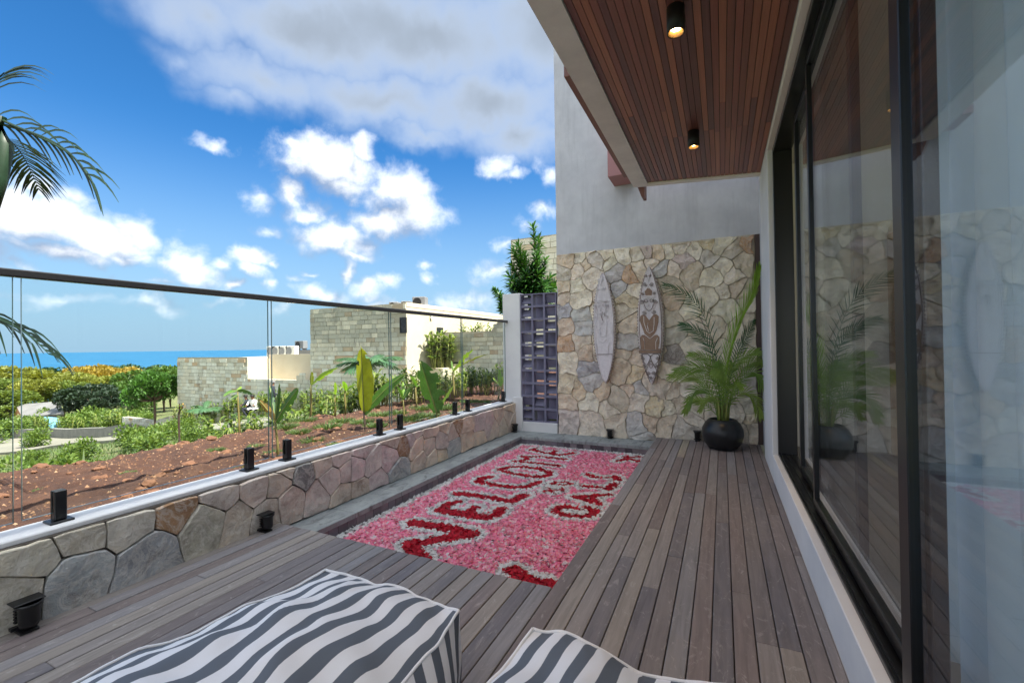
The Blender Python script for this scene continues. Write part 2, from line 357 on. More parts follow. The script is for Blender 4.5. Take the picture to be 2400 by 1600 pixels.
def curtain_mat():
    a = Mat('sheer_curtain', lin(236,246,253), .9); tr = a.n('ShaderNodeBsdfTranslucent'); tr.inputs[0].default_value = lin(236,246,253)
    tp = a.n('ShaderNodeBsdfTransparent'); m1 = a.n('ShaderNodeMixShader'); m1.inputs[0].default_value = .28
    m2 = a.n('ShaderNodeMixShader'); m2.inputs[0].default_value = .04
    a.L(a.b.outputs[0], m1.inputs[1]); a.L(tr.outputs[0], m1.inputs[2]); a.L(m1.outputs[0], m2.inputs[1]); a.L(tp.outputs[0], m2.inputs[2]); a.L(m2.outputs[0], a.out.inputs[0]); return a.m
CURTAIN = curtain_mat()
BOARD_W = plaster('whitewashed_wood', lin(214,208,212), lin(232,227,230), 30, .8, .5, lin(160,150,150))
BOARD_RIM = plaster('carved_rim', lin(182,168,160), lin(222,214,212), 45, .85, .8)
BOARD_BR = plaster('brown_wood', lin(136,110,92), lin(154,128,108), 20, .7, .3)
BOARD_LN = Mat('carved_line', lin(240,234,232), .8).m
BOARD_DK = Mat('dark_carved_line', lin(138,122,116), .8).m
ROOMW = plaster('room_wall', lin(206,200,192), lin(214,208,200), 2, .8, .05)
ROOMF = Mat('room_floor', lin(150,140,130), .4).m

# ------------------------------------------------------------------ mesh helpers
class MB:
    def __init__(s): s.v = []; s.f = []
    def add(s, vs, fs):
        o = len(s.v); s.v += [tuple(v) for v in vs]; s.f += [tuple(i+o for i in f) for f in fs]; return s
    def box(s, a, b, M=None):
        x0,y0,z0 = a; x1,y1,z1 = b
        vs = [(x0,y0,z0),(x1,y0,z0),(x1,y1,z0),(x0,y1,z0),(x0,y0,z1),(x1,y0,z1),(x1,y1,z1),(x0,y1,z1)]
        if M is not None: vs = [M @ Vector(v) for v in vs]
        return s.add(vs, [(0,3,2,1),(4,5,6,7),(0,1,5,4),(1,2,6,5),(2,3,7,6),(3,0,4,7)])
    def bbox(s, a, b, w=.004, M=None):      # box with chamfered edges
        lo = Vector(a); hi = Vector(b); c = (lo+hi)/2; h = (hi-lo)/2; vs = []; idx = {}
        for sx in (-1,1):
            for sy in (-1,1):
                for sz in (-1,1):
                    for k in range(3):
                        p = [sx*(h.x-w), sy*(h.y-w), sz*(h.z-w)]; p[k] = (sx*h.x, sy*h.y, sz*h.z)[k]
                        idx[(sx,sy,sz,k)] = len(vs); v = c+Vector(p); vs.append(M @ v if M is not None else v)
        fs = []
        for k in range(3):
            i, j = (k+1) % 3, (k+2) % 3
            for sg in (-1,1):
                q = []
                for (p, r) in ((-1,-1),(1,-1),(1,1),(-1,1)):
                    t = [0,0,0]; t[k] = sg; t[i] = p; t[j] = r; q.append(idx[(*t,k)])
                fs.append(q if sg > 0 else q[::-1])
            for p in (-1,1):
                for r in (-1,1):
                    t0 = [0,0,0]; t0[i] = p; t0[j] = r; t1 = list(t0); t0[k] = -1; t1[k] = 1
                    q = [idx[(*t0,i)], idx[(*t1,i)], idx[(*t1,j)], idx[(*t0,j)]]
                    fs.append(q if p*r < 0 else q[::-1])
        for sx in (-1,1):
            for sy in (-1,1):
                for sz in (-1,1):
                    q = [idx[(sx,sy,sz,k)] for k in range(3)]; fs.append(q if sx*sy*sz > 0 else q[::-1])
        return s.add(vs, fs)
    def tube(s, pts, rad, n=8, cap=True):
        pts = [Vector(p) for p in pts]; rad = rad if isinstance(rad, (list, tuple)) else [rad]*len(pts); vs = []; fs = []
        up = Vector((0,0,1))
        for i, p in enumerate(pts):
            t = (pts[min(i+1,len(pts)-1)]-pts[max(i-1,0)]).normalized()
            a = t.cross(up); a = t.cross(Vector((1,0,0))) if a.length < 1e-3 else a; a.normalize(); b = t.cross(a)
            for k in range(n):
                q = 2*math.pi*k/n; vs.append(p+(a*math.cos(q)+b*math.sin(q))*rad[i])
        for i in range(len(pts)-1):
            for k in range(n): fs.append((i*n+k, i*n+(k+1) % n, (i+1)*n+(k+1) % n, (i+1)*n+k))
        if cap: fs.append(tuple(range(n))[::-1]); fs.append(tuple((len(pts)-1)*n+k for k in range(n)))
        return s.add(vs, fs)
    def lathe(s, prof, n=24, c=(0,0,0)):
        vs = []; fs = []
        for (r, z) in prof:
            for k in range(n): q = 2*math.pi*k/n; vs.append((c[0]+r*math.cos(q), c[1]+r*math.sin(q), c[2]+z))
        for i in range(len(prof)-1):
            for k in range(n): fs.append((i*n+k, i*n+(k+1) % n, (i+1)*n+(k+1) % n, (i+1)*n+k))
        return s.add(vs, fs)
    def grid(s, nu, nv, fn, wrap=False):
        vs = [fn(i/nu, j/nv) for i in range(nu+1) for j in range(nv+1)]
        fs = [(i*(nv+1)+j, (i+1)*(nv+1)+j, (i+1)*(nv+1)+j+1, i*(nv+1)+j+1) for i in range(nu) for j in range(nv)]
        return s.add(vs, fs)
    def mesh(s, name, mat, smooth=False):
        me = bpy.data.meshes.new(name); me.from_pydata([tuple(v) for v in s.v], [], s.f); me.update()
        if mat: me.materials.append(mat)
        if smooth: me.shade_smooth()
        return me
    def build(s, name, mat, parent=None, smooth=False): return link(name, s.mesh(name, mat, smooth), parent)
def link(name, me, parent=None, M=None):
    o = bpy.data.objects.new(name, me); COL.objects.link(o)
    if M is not None: o.matrix_world = M
    if parent is not None:
        o.parent = parent
        if parent.get('_w'): o.matrix_parent_inverse = Matrix.Translation(-Vector(parent.location))
    return o
def thing(name, label, cat, loc=(0,0,0), group=None, world=True):
    o = bpy.data.objects.new(name, None); COL.objects.link(o); o.location = loc; o.empty_display_size = .1
    if world: o['_w'] = 1
    return tag(o, label, cat, group)
def tag(o, label, cat, group=None):
    o['label'] = label; o['category'] = cat
    if group: o['group'] = group
    return o
def struct(o): o['kind'] = 'structure'; return o
def stuff(o): o['kind'] = 'stuff'; return o
def copy_tree(o, parent=None):
    c = o.copy(); COL.objects.link(c)
    if parent: c.parent = parent
    for ch in list(o.children): copy_tree(ch, c)
    return c
def place(proto, used, loc, rz, sc, label=None, group=None, col=None, tilt=0):
    o = proto if not used else copy_tree(proto)
    o.location = loc; o.rotation_euler = (tilt, 0, rz); o.scale = (sc,)*3 if isinstance(sc, (int, float)) else sc
    if label: o['label'] = label
    if group: o['group'] = group
    if col:
        for c in o.children: c.color = col
    return o
nz = lambda p, s=1.: mnoise.noise(Vector(p)*s)
def fbm(x, y, s=1., o=4): return mnoise.fractal(Vector((x*s, y*s, 3.3)), 1., 2., o)

# ================================================================== the land and the sea
GX = [-1500,-1300,-900,-400,-150,-64,-36,-7,-5.2,0,60]; GZ = [-125,-108,-76,-33,-12,-6.2,-4.0,-.45,-.35,-.95,-.4]
def gz(x, y):
    z = float(np.interp(x, GX, GZ)); d = max(0., -x-8)
    if x < -8: z += (fbm(x, y, .05)*.25 + fbm(x, y, .4)*.06)*min(1, d/10) + (fbm(x, y, .006)*min(6, d*.02))
    if y < 5 and -40 < x < -6: z -= .035*(5-y)*min(1, (-6-x)/6)
    return z
def ghit(px, py, extra=0.):
    d = ray(px, py); t = 4.
    while t < 900:
        p = CAM+d*t
        if p.z < gz(p.x, p.y)+extra: return Vector((p.x, p.y, gz(p.x, p.y)))
        t *= 1.004
    return CAM+d*t
def build_ground():
    rs = [0,3,5,7,9,11,13,15,17,19.5,22,25,28,32,36,41,47,54,62,72,85,100,125,160,210,280,380,520,700,950,1200,1600]; na = 110; vs = []; fs = []
    for r in rs:
        for k in range(na): a = 2*math.pi*k/na; x, y = r*math.sin(a), r*math.cos(a); vs.append((x, y, gz(x, y)))
    for i in range(len(rs)-1):
        for k in range(na): fs.append((i*na+k, i*na+(k+1) % na, (i+1)*na+(k+1) % na, (i+1)*na+k))
    o = MB().add(vs, [f[::-1] for f in fs]).build('ground', GROUND, None, True); struct(o)
    m = MB(); n = 64; m.add([(0,0,-100)]+[(70000*math.cos(2*math.pi*k/n), 70000*math.sin(2*math.pi*k/n), -100) for k in range(n)], [(0, k+1, (k+1) % n+1) for k in range(n)])
    struct(m.build('sea', SEA))
build_ground()

CAPX0, CAPX1, CAPZ = -3.165, -3.365, .43
def soil_z(x, y):
    t = max(0, -5.35-x); return .34+.05*fbm(x, y, 1.1)+.035*fbm(x, y, 4)+.016*fbm(x, y, 13, 2)-.03*max(0, -3.8-x)*0 - (.55*t if t < 1 else .55+.33*(t-1)) + .02*max(0, y-6)
def build_soil():
    def f(u, v):
        y = -3+v*17; x = -3.34-u*5.3
        if y > 6.85: x = -3.0+(y-6.85)*.55*0 - u*5.64 if y < 6.95 else -1.5-u*7.2
        return (x, y, soil_z(x, y))
    struct(MB().grid(130, 400, lambda u, v: f(u, v)).build('soil_bed', SOIL, None, True))
build_soil()

# ================================================================== deck
YB, XW, PX0, PX1, PY0, PY1 = 6.70, .435, -2.85, -.88, 2.33, 6.265
deck = struct(MB().box((-3.16,-2.5,-.12), (.44,PY0-.02,-.035)).box((PX1+.02,PY0-.02,-.12), (.44,YB,-.035)).build('deck', BLACKM))
BW = .0905
def plank_run(x, y0, y1, seed):
    rr = random.Random(seed); ys = [y0]; y = y0+rr.uniform(.5, 2.2)
    while y < y1-.5: ys.append(y); y += rr.uniform(1.3, 2.6)
    ys.append(y1)
    for a, b in zip(ys[:-1], ys[1:]):
        MB().bbox((x+.0025, a+.001, -.035), (min(x+BW-.0025, XW-.002), b-.001, rr.uniform(-.0015,.0015)), .003).build('plank', DECK, deck)
k = 0; x = PX1
while x < XW-.02: plank_run(x, -1.2, YB-.015, 100+k); x += BW; k += 1
x = PX1-BW
while x > -3.16:
    x0 = max(x, -3.155); plank_run(x0, -1.2, PY0, 300+k) ; x -= BW; k += 1

# ================================================================== pool
pool = struct(MB().box((PX0-.3,PY0-.1,-.9), (PX1+.2,YB,-.82)).box((PX0-.3,PY0-.1,-.82),(PX0-.012,YB,-.1)).box((PX0-.012,PY1+.012,-.82),(PX1+.2,YB,-.1)).box((PX1+.014,PY0-.1,-.82),(PX1+.2,PY1+.012,-.121)).box((PX0-.012,PY0-.1,-.82),(PX1+.014,PY0-.022,-.121)).build('pool_basin', MORTAR_D))
y = PY0-.08
while y < PY1: MB().bbox((PX0-.012,y+.0015,-.5),(PX0,min(y+.098,PY1),-.081),.001).build('tile', TILE, pool); y += .1
x = PX0
while x < PX1: MB().bbox((x+.0015,PY1,-.5),(min(x+.098,PX1+.01),PY1+.012,-.081),.001).build('tile', TILE, pool); x += .1
y = PY0-.1
while y < YB-.05: MB().bbox((PX0-.3,y+.002,-.1),(PX0+.006,min(y+.598,YB-.02),-.055),.004).build('coping_slab', COPING, pool); y += .6
x = PX0+.008
while x < PX1+.05: MB().bbox((x+.002,PY1-.006,-.1),(min(x+.598,PX1+.05),YB-.02,-.055),.004).build('coping_slab', COPING, pool); x += .6
struct(MB().box((PX0-.005,PY0-.02,-.5),(PX1+.013,PY1+.005,-.192)).build('pool_water', WATER))
FZ = -.178
def zp(pts): return [at('z', FZ+.012, 750+a/2.94, 1000+b/2.94) for a, b in pts]
def ell(cx, cy, rx, ry, n=14): return [(cx+rx*math.cos(t*2*math.pi/n), cy+ry*math.sin(t*2*math.pi/n)) for t in range(n+1)]
STROKES = [ # half width, points in a zoomed crop of the photograph, laid onto the water plane
 (.062,[(650,662),(860,690),(1040,738)]),(.06,[(1040,738),(850,770),(650,805)]),(.062,[(630,800),(665,870),(700,905)]),
 (.058,[(830,572),(980,600),(1150,625)]),(.045,[(830,572),(880,535),(945,515)]),(.045,[(1010,600),(1045,575),(1075,552)]),(.05,[(1150,622),(1215,600),(1250,565)]),
 (.05,[(955,460),(1130,480),(1320,515)]),(.05,[(1320,515),(1350,495),(1410,470)]),
 (.045,[(1175,345),(1110,355),(1095,380),(1200,400),(1330,415),(1430,412),(1500,382)]),
 (.04,[(1240,297),(1300,278),(1400,275),(1500,288),(1580,312),(1580,332),(1530,345),(1430,338),(1330,320),(1250,302)]),
 (.036,[(1650,268),(1520,252),(1335,238)]),(.034,[(1335,238),(1440,224)]),(.034,[(1440,224),(1400,203)]),(.036,[(1400,203),(1540,207),(1690,222)]),
 (.04,[(1460,160),(1560,182),(1665,195)]),(.034,[(1455,158),(1490,147)]),(.034,[(1590,183),(1625,166)]),(.04,[(1660,195),(1745,180)]),
 (.024,[(1545,442),(1670,433)]),(.022,[(1575,420),(1605,452)]),(.024,ell(1662,390,62,10)),
 (.034,[(1775,562),(1720,550),(1650,552),(1615,582),(1680,604),(1770,615)]),(.04,[(1845,558),(1895,578),(1880,606),(1810,615),(1765,612)]),
 (.034,[(1755,482),(1870,476),(1985,465)]),(.036,[(1755,482),(1840,505),(1925,530)]),(.03,[(1880,472),(1900,515)]),
 (.028,[(1805,408),(1900,412),(1985,425)]),(.045,[(1980,425),(2030,395)]),
 (.04,[(1855,330),(1890,345)]),(.022,[(1880,342),(2010,350)]),(.045,[(2035,345),(2050,362)]),
 (.055,[(1335,985),(1390,1045),(1580,1085)]),(.032,[(2050,236),(2120,218),(2195,238)]),(.034,[(2095,206),(2150,208)]),(.028,[(2190,204),(2215,206)])]
def build_petals():
    segs = []
    for hw, pts in STROKES:
        P = zp(pts)
        for a, b in zip(P[:-1], P[1:]): segs.append((a.x, a.y, b.x, b.y, hw*1.15))
    sg = np.array(segs)
    def sdf(x, y):
        ax, ay, bx, by, hw = sg.T; dx, dy = bx-ax, by-ay; t = np.clip(((x[:,None]-ax)*dx+(y[:,None]-ay)*dy)/(dx*dx+dy*dy), 0, 1)
        return (np.hypot(x[:,None]-ax-t*dx, y[:,None]-ay-t*dy)-hw).min(1)
    st = .0148; xs = np.arange(PX0+.012, PX1+.008, st); ys = np.arange(PY0-.012, PY1-.01, st)
    X, Y = np.meshgrid(xs, ys); X = X.ravel()+RNG.normal(0, st*.34, X.size); Y = Y.ravel()+RNG.normal(0, st*.34, X.size)
    ok = (X > PX0+.006) & (X < PX1+.012) & (Y < PY1-.004); X = X[ok]; Y = Y[ok]; n = X.size
    d = sdf(X, Y)+RNG.normal(0, .007, n)
    edge = np.minimum(X-PX0, (PY1-Y)*.8)+RNG.normal(0, .02, n)
    wh = (d < .064) | (edge < .085)
    kind = np.where(d < 0, 2, np.where(wh, 0, 1)); spk = RNG.random(n); kind = np.where((kind == 1) & (spk < .09), 0, kind)
    # a blossom: six kinked petals in a little cup
    tmpl = []; faces = []
    for k in range(5):
        a = 2*math.pi*k/5; c, s = math.cos(a), math.sin(a); c2, s2 = math.cos(a+.62), math.sin(a+.62); c3, s3 = math.cos(a-.62), math.sin(a-.62)
        o = len(tmpl); tmpl += [(0,0,.0), (c3*.85,s3*.85,.34), (c*1.3,s*1.3,.22), (c2*.85,s2*.85,.34)]; faces += [(o,o+1,o+2),(o,o+2,o+3)]
    T = np.array(tmpl); nv = len(T); F = np.array(faces)
    names = [('white_blossom','carpet of white blossoms edging the pool and outlining the letters'),('pink_blossom','pink blossoms floating over most of the pool'),('red_blossom','red petals laid out as the letters WELCOME TO BALI')]
    for kd in range(3):
        sel = np.where(kind == kd)[0]; m = sel.size
        sc = RNG.uniform(.0105, .0160, m); rot = RNG.uniform(0, 6.28, m); tx = RNG.normal(0, .45, m); ty = RNG.normal(0, .45, m)
        V = np.repeat(T[None], m, 0)*sc[:,None,None]; V[:,:,2] *= RNG.uniform(.6, 1.3, m)[:,None]
        cz, sz = np.cos(rot)[:,None], np.sin(rot)[:,None]; x, y, z = V[...,0]*cz-V[...,1]*sz, V[...,0]*sz+V[...,1]*cz, V[...,2]
        z = z+x*np.sin(ty)[:,None]+y*np.sin(tx)[:,None]
        V = np.stack([x+X[sel][:,None], y+Y[sel][:,None], z+FZ+RNG.uniform(-.004,.010,m)[:,None]], -1).reshape(-1, 3)
        FF = (F[None]+(np.arange(m)*nv)[:,None,None]).reshape(-1, 3)
        me = bpy.data.meshes.new(names[kd][0]); me.vertices.add(len(V)); me.vertices.foreach_set('co', V.ravel())
        me.loops.add(FF.size); me.loops.foreach_set('vertex_index', FF.ravel().astype(np.int32)); me.polygons.add(len(FF)); me.polygons.foreach_set('loop_start', np.arange(0, FF.size, 3, dtype=np.int32)); me.update(); me.validate()
        if kd == 0: base = np.array([.90,.89,.87])[None]*RNG.uniform(.88,1.05,(m,1))
        elif kd == 2: base = np.array([.64,.008,.035])[None]*RNG.uniform(.6,1.2,(m,1))
        else:
            pal = np.array([[.96,.21,.47],[.96,.33,.58],[.92,.11,.33],[.96,.46,.70],[.97,.26,.42],[.96,.70,.82]]); base = pal[RNG.choice(6, m, p=[.28,.24,.17,.15,.1,.06])]*RNG.uniform(.85,1.1,(m,1))
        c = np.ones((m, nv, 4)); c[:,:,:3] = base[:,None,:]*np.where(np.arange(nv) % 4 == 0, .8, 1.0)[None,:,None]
        if kd == 1: c[:,::4,:] = [.92,.60,.45,1]
        at_ = me.color_attributes.new('Col', 'FLOAT_COLOR', 'POINT'); at_.data.foreach_set('color', c.reshape(-1).astype(np.float32))
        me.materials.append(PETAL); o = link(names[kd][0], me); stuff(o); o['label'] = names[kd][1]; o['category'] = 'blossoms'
build_petals()

# ================================================================== stones by their centres
def clip(poly, p, nrm):     # keep the side where (q-p).n <= 0
    out = []
    for i in range(len(poly)):
        a, b = poly[i], poly[(i+1) % len(poly)]; da = (a[0]-p[0])*nrm[0]+(a[1]-p[1])*nrm[1]; db = (b[0]-p[0])*nrm[0]+(b[1]-p[1])*nrm[1]
        if da <= 0: out.append(a)
        if (da < 0 < db) or (db < 0 < da): t = da/(da-db); out.append((a[0]+(b[0]-a[0])*t, a[1]+(b[1]-a[1])*t))
    return out
def voronoi(seeds, rect, gap, wt=0.):
    x0, y0, x1, y1 = rect; cells = []; rw = random.Random(len(seeds)); wts = [rw.uniform(-wt, wt) for _ in seeds]
    for i, s in enumerate(seeds):
        poly = [(x0,y0),(x1,y0),(x1,y1),(x0,y1)]
        for j, q in enumerate(seeds):
            if i == j: continue
            dx, dy = q[0]-s[0], q[1]-s[1]; l = math.hypot(dx, dy)
            if l < 1e-6 or l > 2.5: continue
            n = (dx/l, dy/l); e = (wts[i]-wts[j])/(2*l)-gap/2; m = ((s[0]+q[0])/2+n[0]*e, (s[1]+q[1])/2+n[1]*e); poly = clip(poly, m, n)
            if len(poly) < 3: break
        cells.append(poly)
    return cells
def stone_obj(poly, to3d, depth, mat, parent, col, rr, rough=.012, seg=.045, warp=0., rect=None):
    if len(poly) < 3: return
    pts = []
    for i in range(len(poly)):
        a, b = Vector(poly[i]), Vector(poly[(i+1) % len(poly)]); l = (b-a).length; n = max(1, int(l/seg))
        for k in range(n):
            p = a.lerp(b, k/n); pts.append(p)
    if len(pts) < 5: return
    if warp:
        wf = lambda p: Vector((p.x+warp*(mnoise.noise(Vector((p.x*5.5, p.y*5.5, 7.7)))*1.5+mnoise.noise(Vector((p.x*15, p.y*15, 2.2)))*.7), p.y+warp*(mnoise.noise(Vector((p.x*5.5, p.y*5.5, 17.7)))*1.5+mnoise.noise(Vector((p.x*15, p.y*15, 9.2)))*.7)))
        pts = [wf(p) for p in pts]; pts = [Vector((min(max(p.x, rect[0]), rect[2]), min(max(p.y, rect[1]), rect[3]))) for p in pts]
    c = sum(pts, Vector((0,0)))/len(pts); n = len(pts); off = rr.uniform(0, 60)
    # soften the corners and let the outline wander
    sm = [(pts[i-1]+pts[i]*9+pts[(i+1) % n])/11 for i in range(n)]
    sm = [p+(c-p).normalized()*abs(mnoise.noise(Vector((p.x*9+off, p.y*9, 1.7))))*.0035 for p in sm]
    vs = []; fs = []; tx, ty = rr.uniform(-.09,.09), rr.uniform(-.09,.09); base = depth*rr.uniform(.8,1.15)
    rings = [(0.,0.),(0.,.80),(.10,1.),(.24,1.),(.45,1.),(.72,1.)]
    for ri, (k, h) in enumerate(rings):
        for p in sm:
            dd = (c-p).length; q = p.lerp(c, k if k > .2 or dd < .02 else min(k, .005/dd if ri == 2 else k)); z = base*h
            if ri >= 2: z += ((q-c).x*tx+(q-c).y*ty)*.6+mnoise.noise(Vector((q.x*7+off, q.y*7, .3)))*rough*.8+mnoise.noise(Vector((q.x*16, q.y*16+off, .3)))*rough*.6
            vs.append(to3d(q.x, q.y, z))
    m = len(rings)
    for i in range(m-1):
        for k in range(n): fs.append((i*n+k, i*n+(k+1) % n, (i+1)*n+(k+1) % n, (i+1)*n+k))
    vs.append(to3d(c.x, c.y, base+mnoise.noise(Vector((c.x*7+off, c.y*7, .3)))*rough)); cc = len(vs)-1
    for k in range(n): fs.append(((m-1)*n+k, (m-1)*n+(k+1) % n, cc))
    me = MB().add(vs, fs).mesh('stone', mat, True); me.set_sharp_from_angle(angle=R(32)); o = link('stone', me, parent); o.color = col
    return o

# ---- low stone parapet along the left
par = thing('stone_parapet', 'low rubble stone parapet with painted white cap along the deck and pool', 'wall', (-3.27, 3., 0))
MB().box((CAPX1,-2.5,-.9),(-3.145,YB+.02,CAPZ-.03)).build('core', MORTAR_D, par)
MB().bbox((CAPX1-.006,-2.5,CAPZ-.031),(CAPX0+.004,6.84,CAPZ),.006).build('cap', WHITE, par)
LS = [(64,1310,'v'),(196,1253,'v'),(306,1228,'v'),(413,1190,'n'),(178,1345,'g'),(344,1304,'g'),(25,1395,'v'),(518,1162,'v'),(485,1221,'v'),(559,1214,'v'),(602,1148,'t'),(650,1133,'t'),(628,1202,'v'),(678,1181,'t'),(714,1110,'d'),(670,1098,'t'),(747,1162,'p'),(759,1083,'t'),(778,1124,'p'),(797,1067,'p'),(811,1105,'p'),(802,1160,'t'),(838,1095,'p'),(850,1048,'p'),(873,1086,'p'),(845,1148,'t'),(885,1129,'p'),(916,1071,'p'),(926,1026,'t'),(938,1102,'g'),(948,1040,'n'),(964,1027,'p'),(973,1014,'p'),(977,1046,'o'),(986,1079,'o'),(1010,1008,'o'),(1008,1044,'t'),(1036,1032,'p'),(1044,994,'o'),(1015,1079,'o'),(1034,1072,'y'),(1061,1012,'t'),(1064,1048,'g'),(1074,989,'n'),(1095,993,'o'),(1095,1031,'o'),(1126,989,'p'),(1126,1028,'o'),(1146,996,'p'),(1158,1005,'t'),(1168,972,'o'),(1192,977,'o'),(1181,1002,'t'),(1195,948,'o'),(1201,996,'t')]
LC = {'v':(192,183,168),'n':(176,138,108),'g':(172,175,176),'d':(138,134,132),'t':(212,194,176),'p':(214,193,188),'o':(222,199,178),'y':(228,208,178)}
rr = random.Random(3)
def jit(c, a=8): d = rr.uniform(-a, a); return lin(*[max(0, min(255, v+d+rr.uniform(-3, 3))) for v in c])
seeds = [(lambda p: (p.y, p.z))(at('x', -3.12, a, b)) for a, b, _ in LS]
seeds += [(y+rr.uniform(-.1,.1), z) for i, y in enumerate((.55,.1,-.35,-.8,-1.3,-1.8,-2.3)) for z in ((.1,.32) if i % 2 else (.2,))]
cols = [LC[c] for _, _, c in LS]+[LC['v']]*20
for s, poly, c in zip(seeds, voronoi(seeds, (-2.5,-.05,6.72,CAPZ-.033), .004, .002), cols):
    stone_obj(poly, lambda a, b, h: (-3.145+h, a, b), .03, STONE_L, par, jit(c), rr, .010, .04, .014, (-2.5,-.05,6.72,CAPZ-.033))

# ---- back wall: grey plaster with irregular stone cladding
bw = thing('feature_wall', 'tall grey plaster wall with cream rubble stone cladding on its lower part', 'wall', (-.9, 6.9, 0))
MB().box((-2.385,YB+.03,-.9),(.52,7.1,7.6)).build('plaster', PLASTER, bw)
MB().box((-2.36,YB,-.1),(.41,YB+.03,2.79)).build('mortar_bed', MORTAR, bw)
MB().box((.412,YB-.035,.001),(.47,YB+.03,2.78)).build('edge_board', Mat('dark_brown_board', lin(74,58,54), .6).m, bw)
BS = '90,210o 170,185c 265,160c 350,150c 480,180c 575,170c 650,140p 725,150o 790,125c 880,110c 985,140c 1100,95y 1190,90c 1255,130t 1365,110O 60,300g 150,300c 225,245o 290,210g 390,220c 530,310O 430,300b 590,260c 680,220c 770,280b 840,290c 900,205p 1100,200g 1340,230t 1195,265c 1260,300c 60,400o 150,390c 260,330c 460,400b 550,420c 800,370t 955,320t 1100,330c 1310,420t 1390,450c 60,470t 170,490c 70,560B 190,600b 200,690b 500,490y 520,650t 480,570t 350,430c 350,560c 345,720c 350,860c 690,430c 690,560c 690,700c 690,850c 830,500o 830,600t 960,560c 1100,480c 1180,440c 80,690o 80,790O 180,790t 230,880o 90,930c 240,980B 500,780b 490,870t 560,900t 860,720g 860,880G 1000,700c 980,840c 1100,650c 1200,560c 1300,700c 1390,700t 70,1100o 160,1130o 250,1060b 480,990o 560,1020y 360,1150o 230,1200c 80,1200o 440,1180t 600,1110b 540,1130o 680,1090c 760,1100c 840,1130t 810,1000c 920,1010c 960,1100c 1390,1090g 80,1340p 240,1360c 380,1240c 450,1370t 600,1220c 700,1250y 780,1270c 660,1340o 890,1220t 1000,1250c 590,1370b 620,1440b 800,1370t 900,1400g 950,1330c 1380,1240c 1380,1340t 1400,1430c 1340,1440c 1280,1300c 1150,1150c 1250,1050t 1250,900c 1130,1290c 1200,1400c'
BC = {'c':(243,231,210),'o':(224,202,174),'O':(212,174,136),'y':(226,208,174),'g':(214,204,192),'G':(150,144,140),'b':(206,204,202),'B':(180,180,188),'p':(214,198,190),'t':(222,206,184)}
seeds = []; cols = []
for t in BS.split():
    a, b = t[:-1].split(','); p = at('y', YB-.03, 1300+float(a)/3.016, 540+float(b)/3.016); seeds.append((p.x, p.z)); cols.append(BC[t[-1]])
for s, poly, c in zip(seeds, voronoi(seeds, (-2.375,-.06,.412,2.79), .005, .007), cols):
    stone_obj(poly, lambda a, b, h: (a, YB-h, b), .026, STONE_B, bw, jit(c, 9), rr, .036, .034, .042, (-2.375,-.06,.412,2.79))

# ---- breeze block screen with its pillar
scr = thing('breeze_block_screen', 'purple grey breeze block screen beside the white pillar at the pool end', 'screen', (-2.7, 6.8, 0))
BX0, BS_ = -3.02, .21
for r_ in range(10):
    for c_ in range(3):
        x0 = BX0+c_*BS_; z0 = .10+r_*BS_
        if x0+BS_ > -2.384: pass
        m = MB(); t = .016; y0, y1 = YB-.01, YB+.13; x1 = min(x0+BS_-.001, -2.387); z1 = z0+BS_-.001
        m.box((x0,y0,z0),(x0+t,y1,z1)).box((x1-t,y0,z0),(x1,y1,z1)).box((x0+t,y0,z0),(x1-t,y1,z0+t)).box((x0+t,y0,z1-t),(x1-t,y1,z1))
        b = m.build('breeze_block', BLOCK, scr)
        kd = (r_*2+c_+(r_//3)) % 3; cx, cz = (x0+x1)/2, (z0+z1)/2; w = (x1-x0)/2-t-.002
        if kd == 0: M_ = Matrix.Translation((cx, YB+.065, cz)) @ Matrix.Rotation(R(-38), 4, 'X'); s_ = (w, .009, .072)
        elif kd == 1: M_ = Matrix.Translation((cx, YB+.065, cz)) @ Matrix.Rotation(R(35), 4, 'Z'); s_ = (.06, .009, w)
        else: M_ = Matrix.Translation((cx, YB+.06, cz+.012)) @ Matrix.Rotation(R(22), 4, 'X'); s_ = (w, .009, .07)
        MB().box((-s_[0],-s_[1],-s_[2]),s_,M_).build('vane', BLOCK, b)
pil = tag(MB().bbox((-3.345,YB-.02,-.9),(-3.024,7.02,2.22),.006).bbox((-3.16,YB-.05,-.08),(-2.99,YB-.02,.50),.004).bbox((-2.988,YB-.045,-.08),(-2.389,YB+.12,.098),.004).build('white_pillar', WHITE), 'white plastered pillar where the glass railing ends beside the block screen', 'pillar')

# ---- glass balustrade
GXP = -3.272
bal = thing('glass_balustrade', 'frameless glass balustrade with black handrail on the stone parapet', 'railing', (GXP, 3., CAPZ))
RZ0, RZ1 = 1.735, 1.775
MB().bbox((GXP-.025,-2.4,RZ0),(GXP+.025,6.68,RZ1),.006).build('handrail', BLACK, bal)
seam = [-2.4]+[at('x', GXP, px, 900).y for px in (40, 633, 915, 1083)]+[6.62]
for a, b in zip(seam[:-1], seam[1:]):
    p = MB().box((GXP-.006,a+.016,CAPZ+.055),(GXP+.006,b-.016,RZ0-.001)).build('glass_panel', GLASS, bal)
    for e in (a+.0148, b-.016): MB().box((GXP-.0062,e,CAPZ+.0552),(GXP+.0062,e+.0012,RZ0-.002)).build('edge', EDGE, p)
    MB().box((GXP-.0062,a+.017,CAPZ+.0525),(GXP+.0062,b-.017,CAPZ+.0545)).build('edge', EDGE, p)
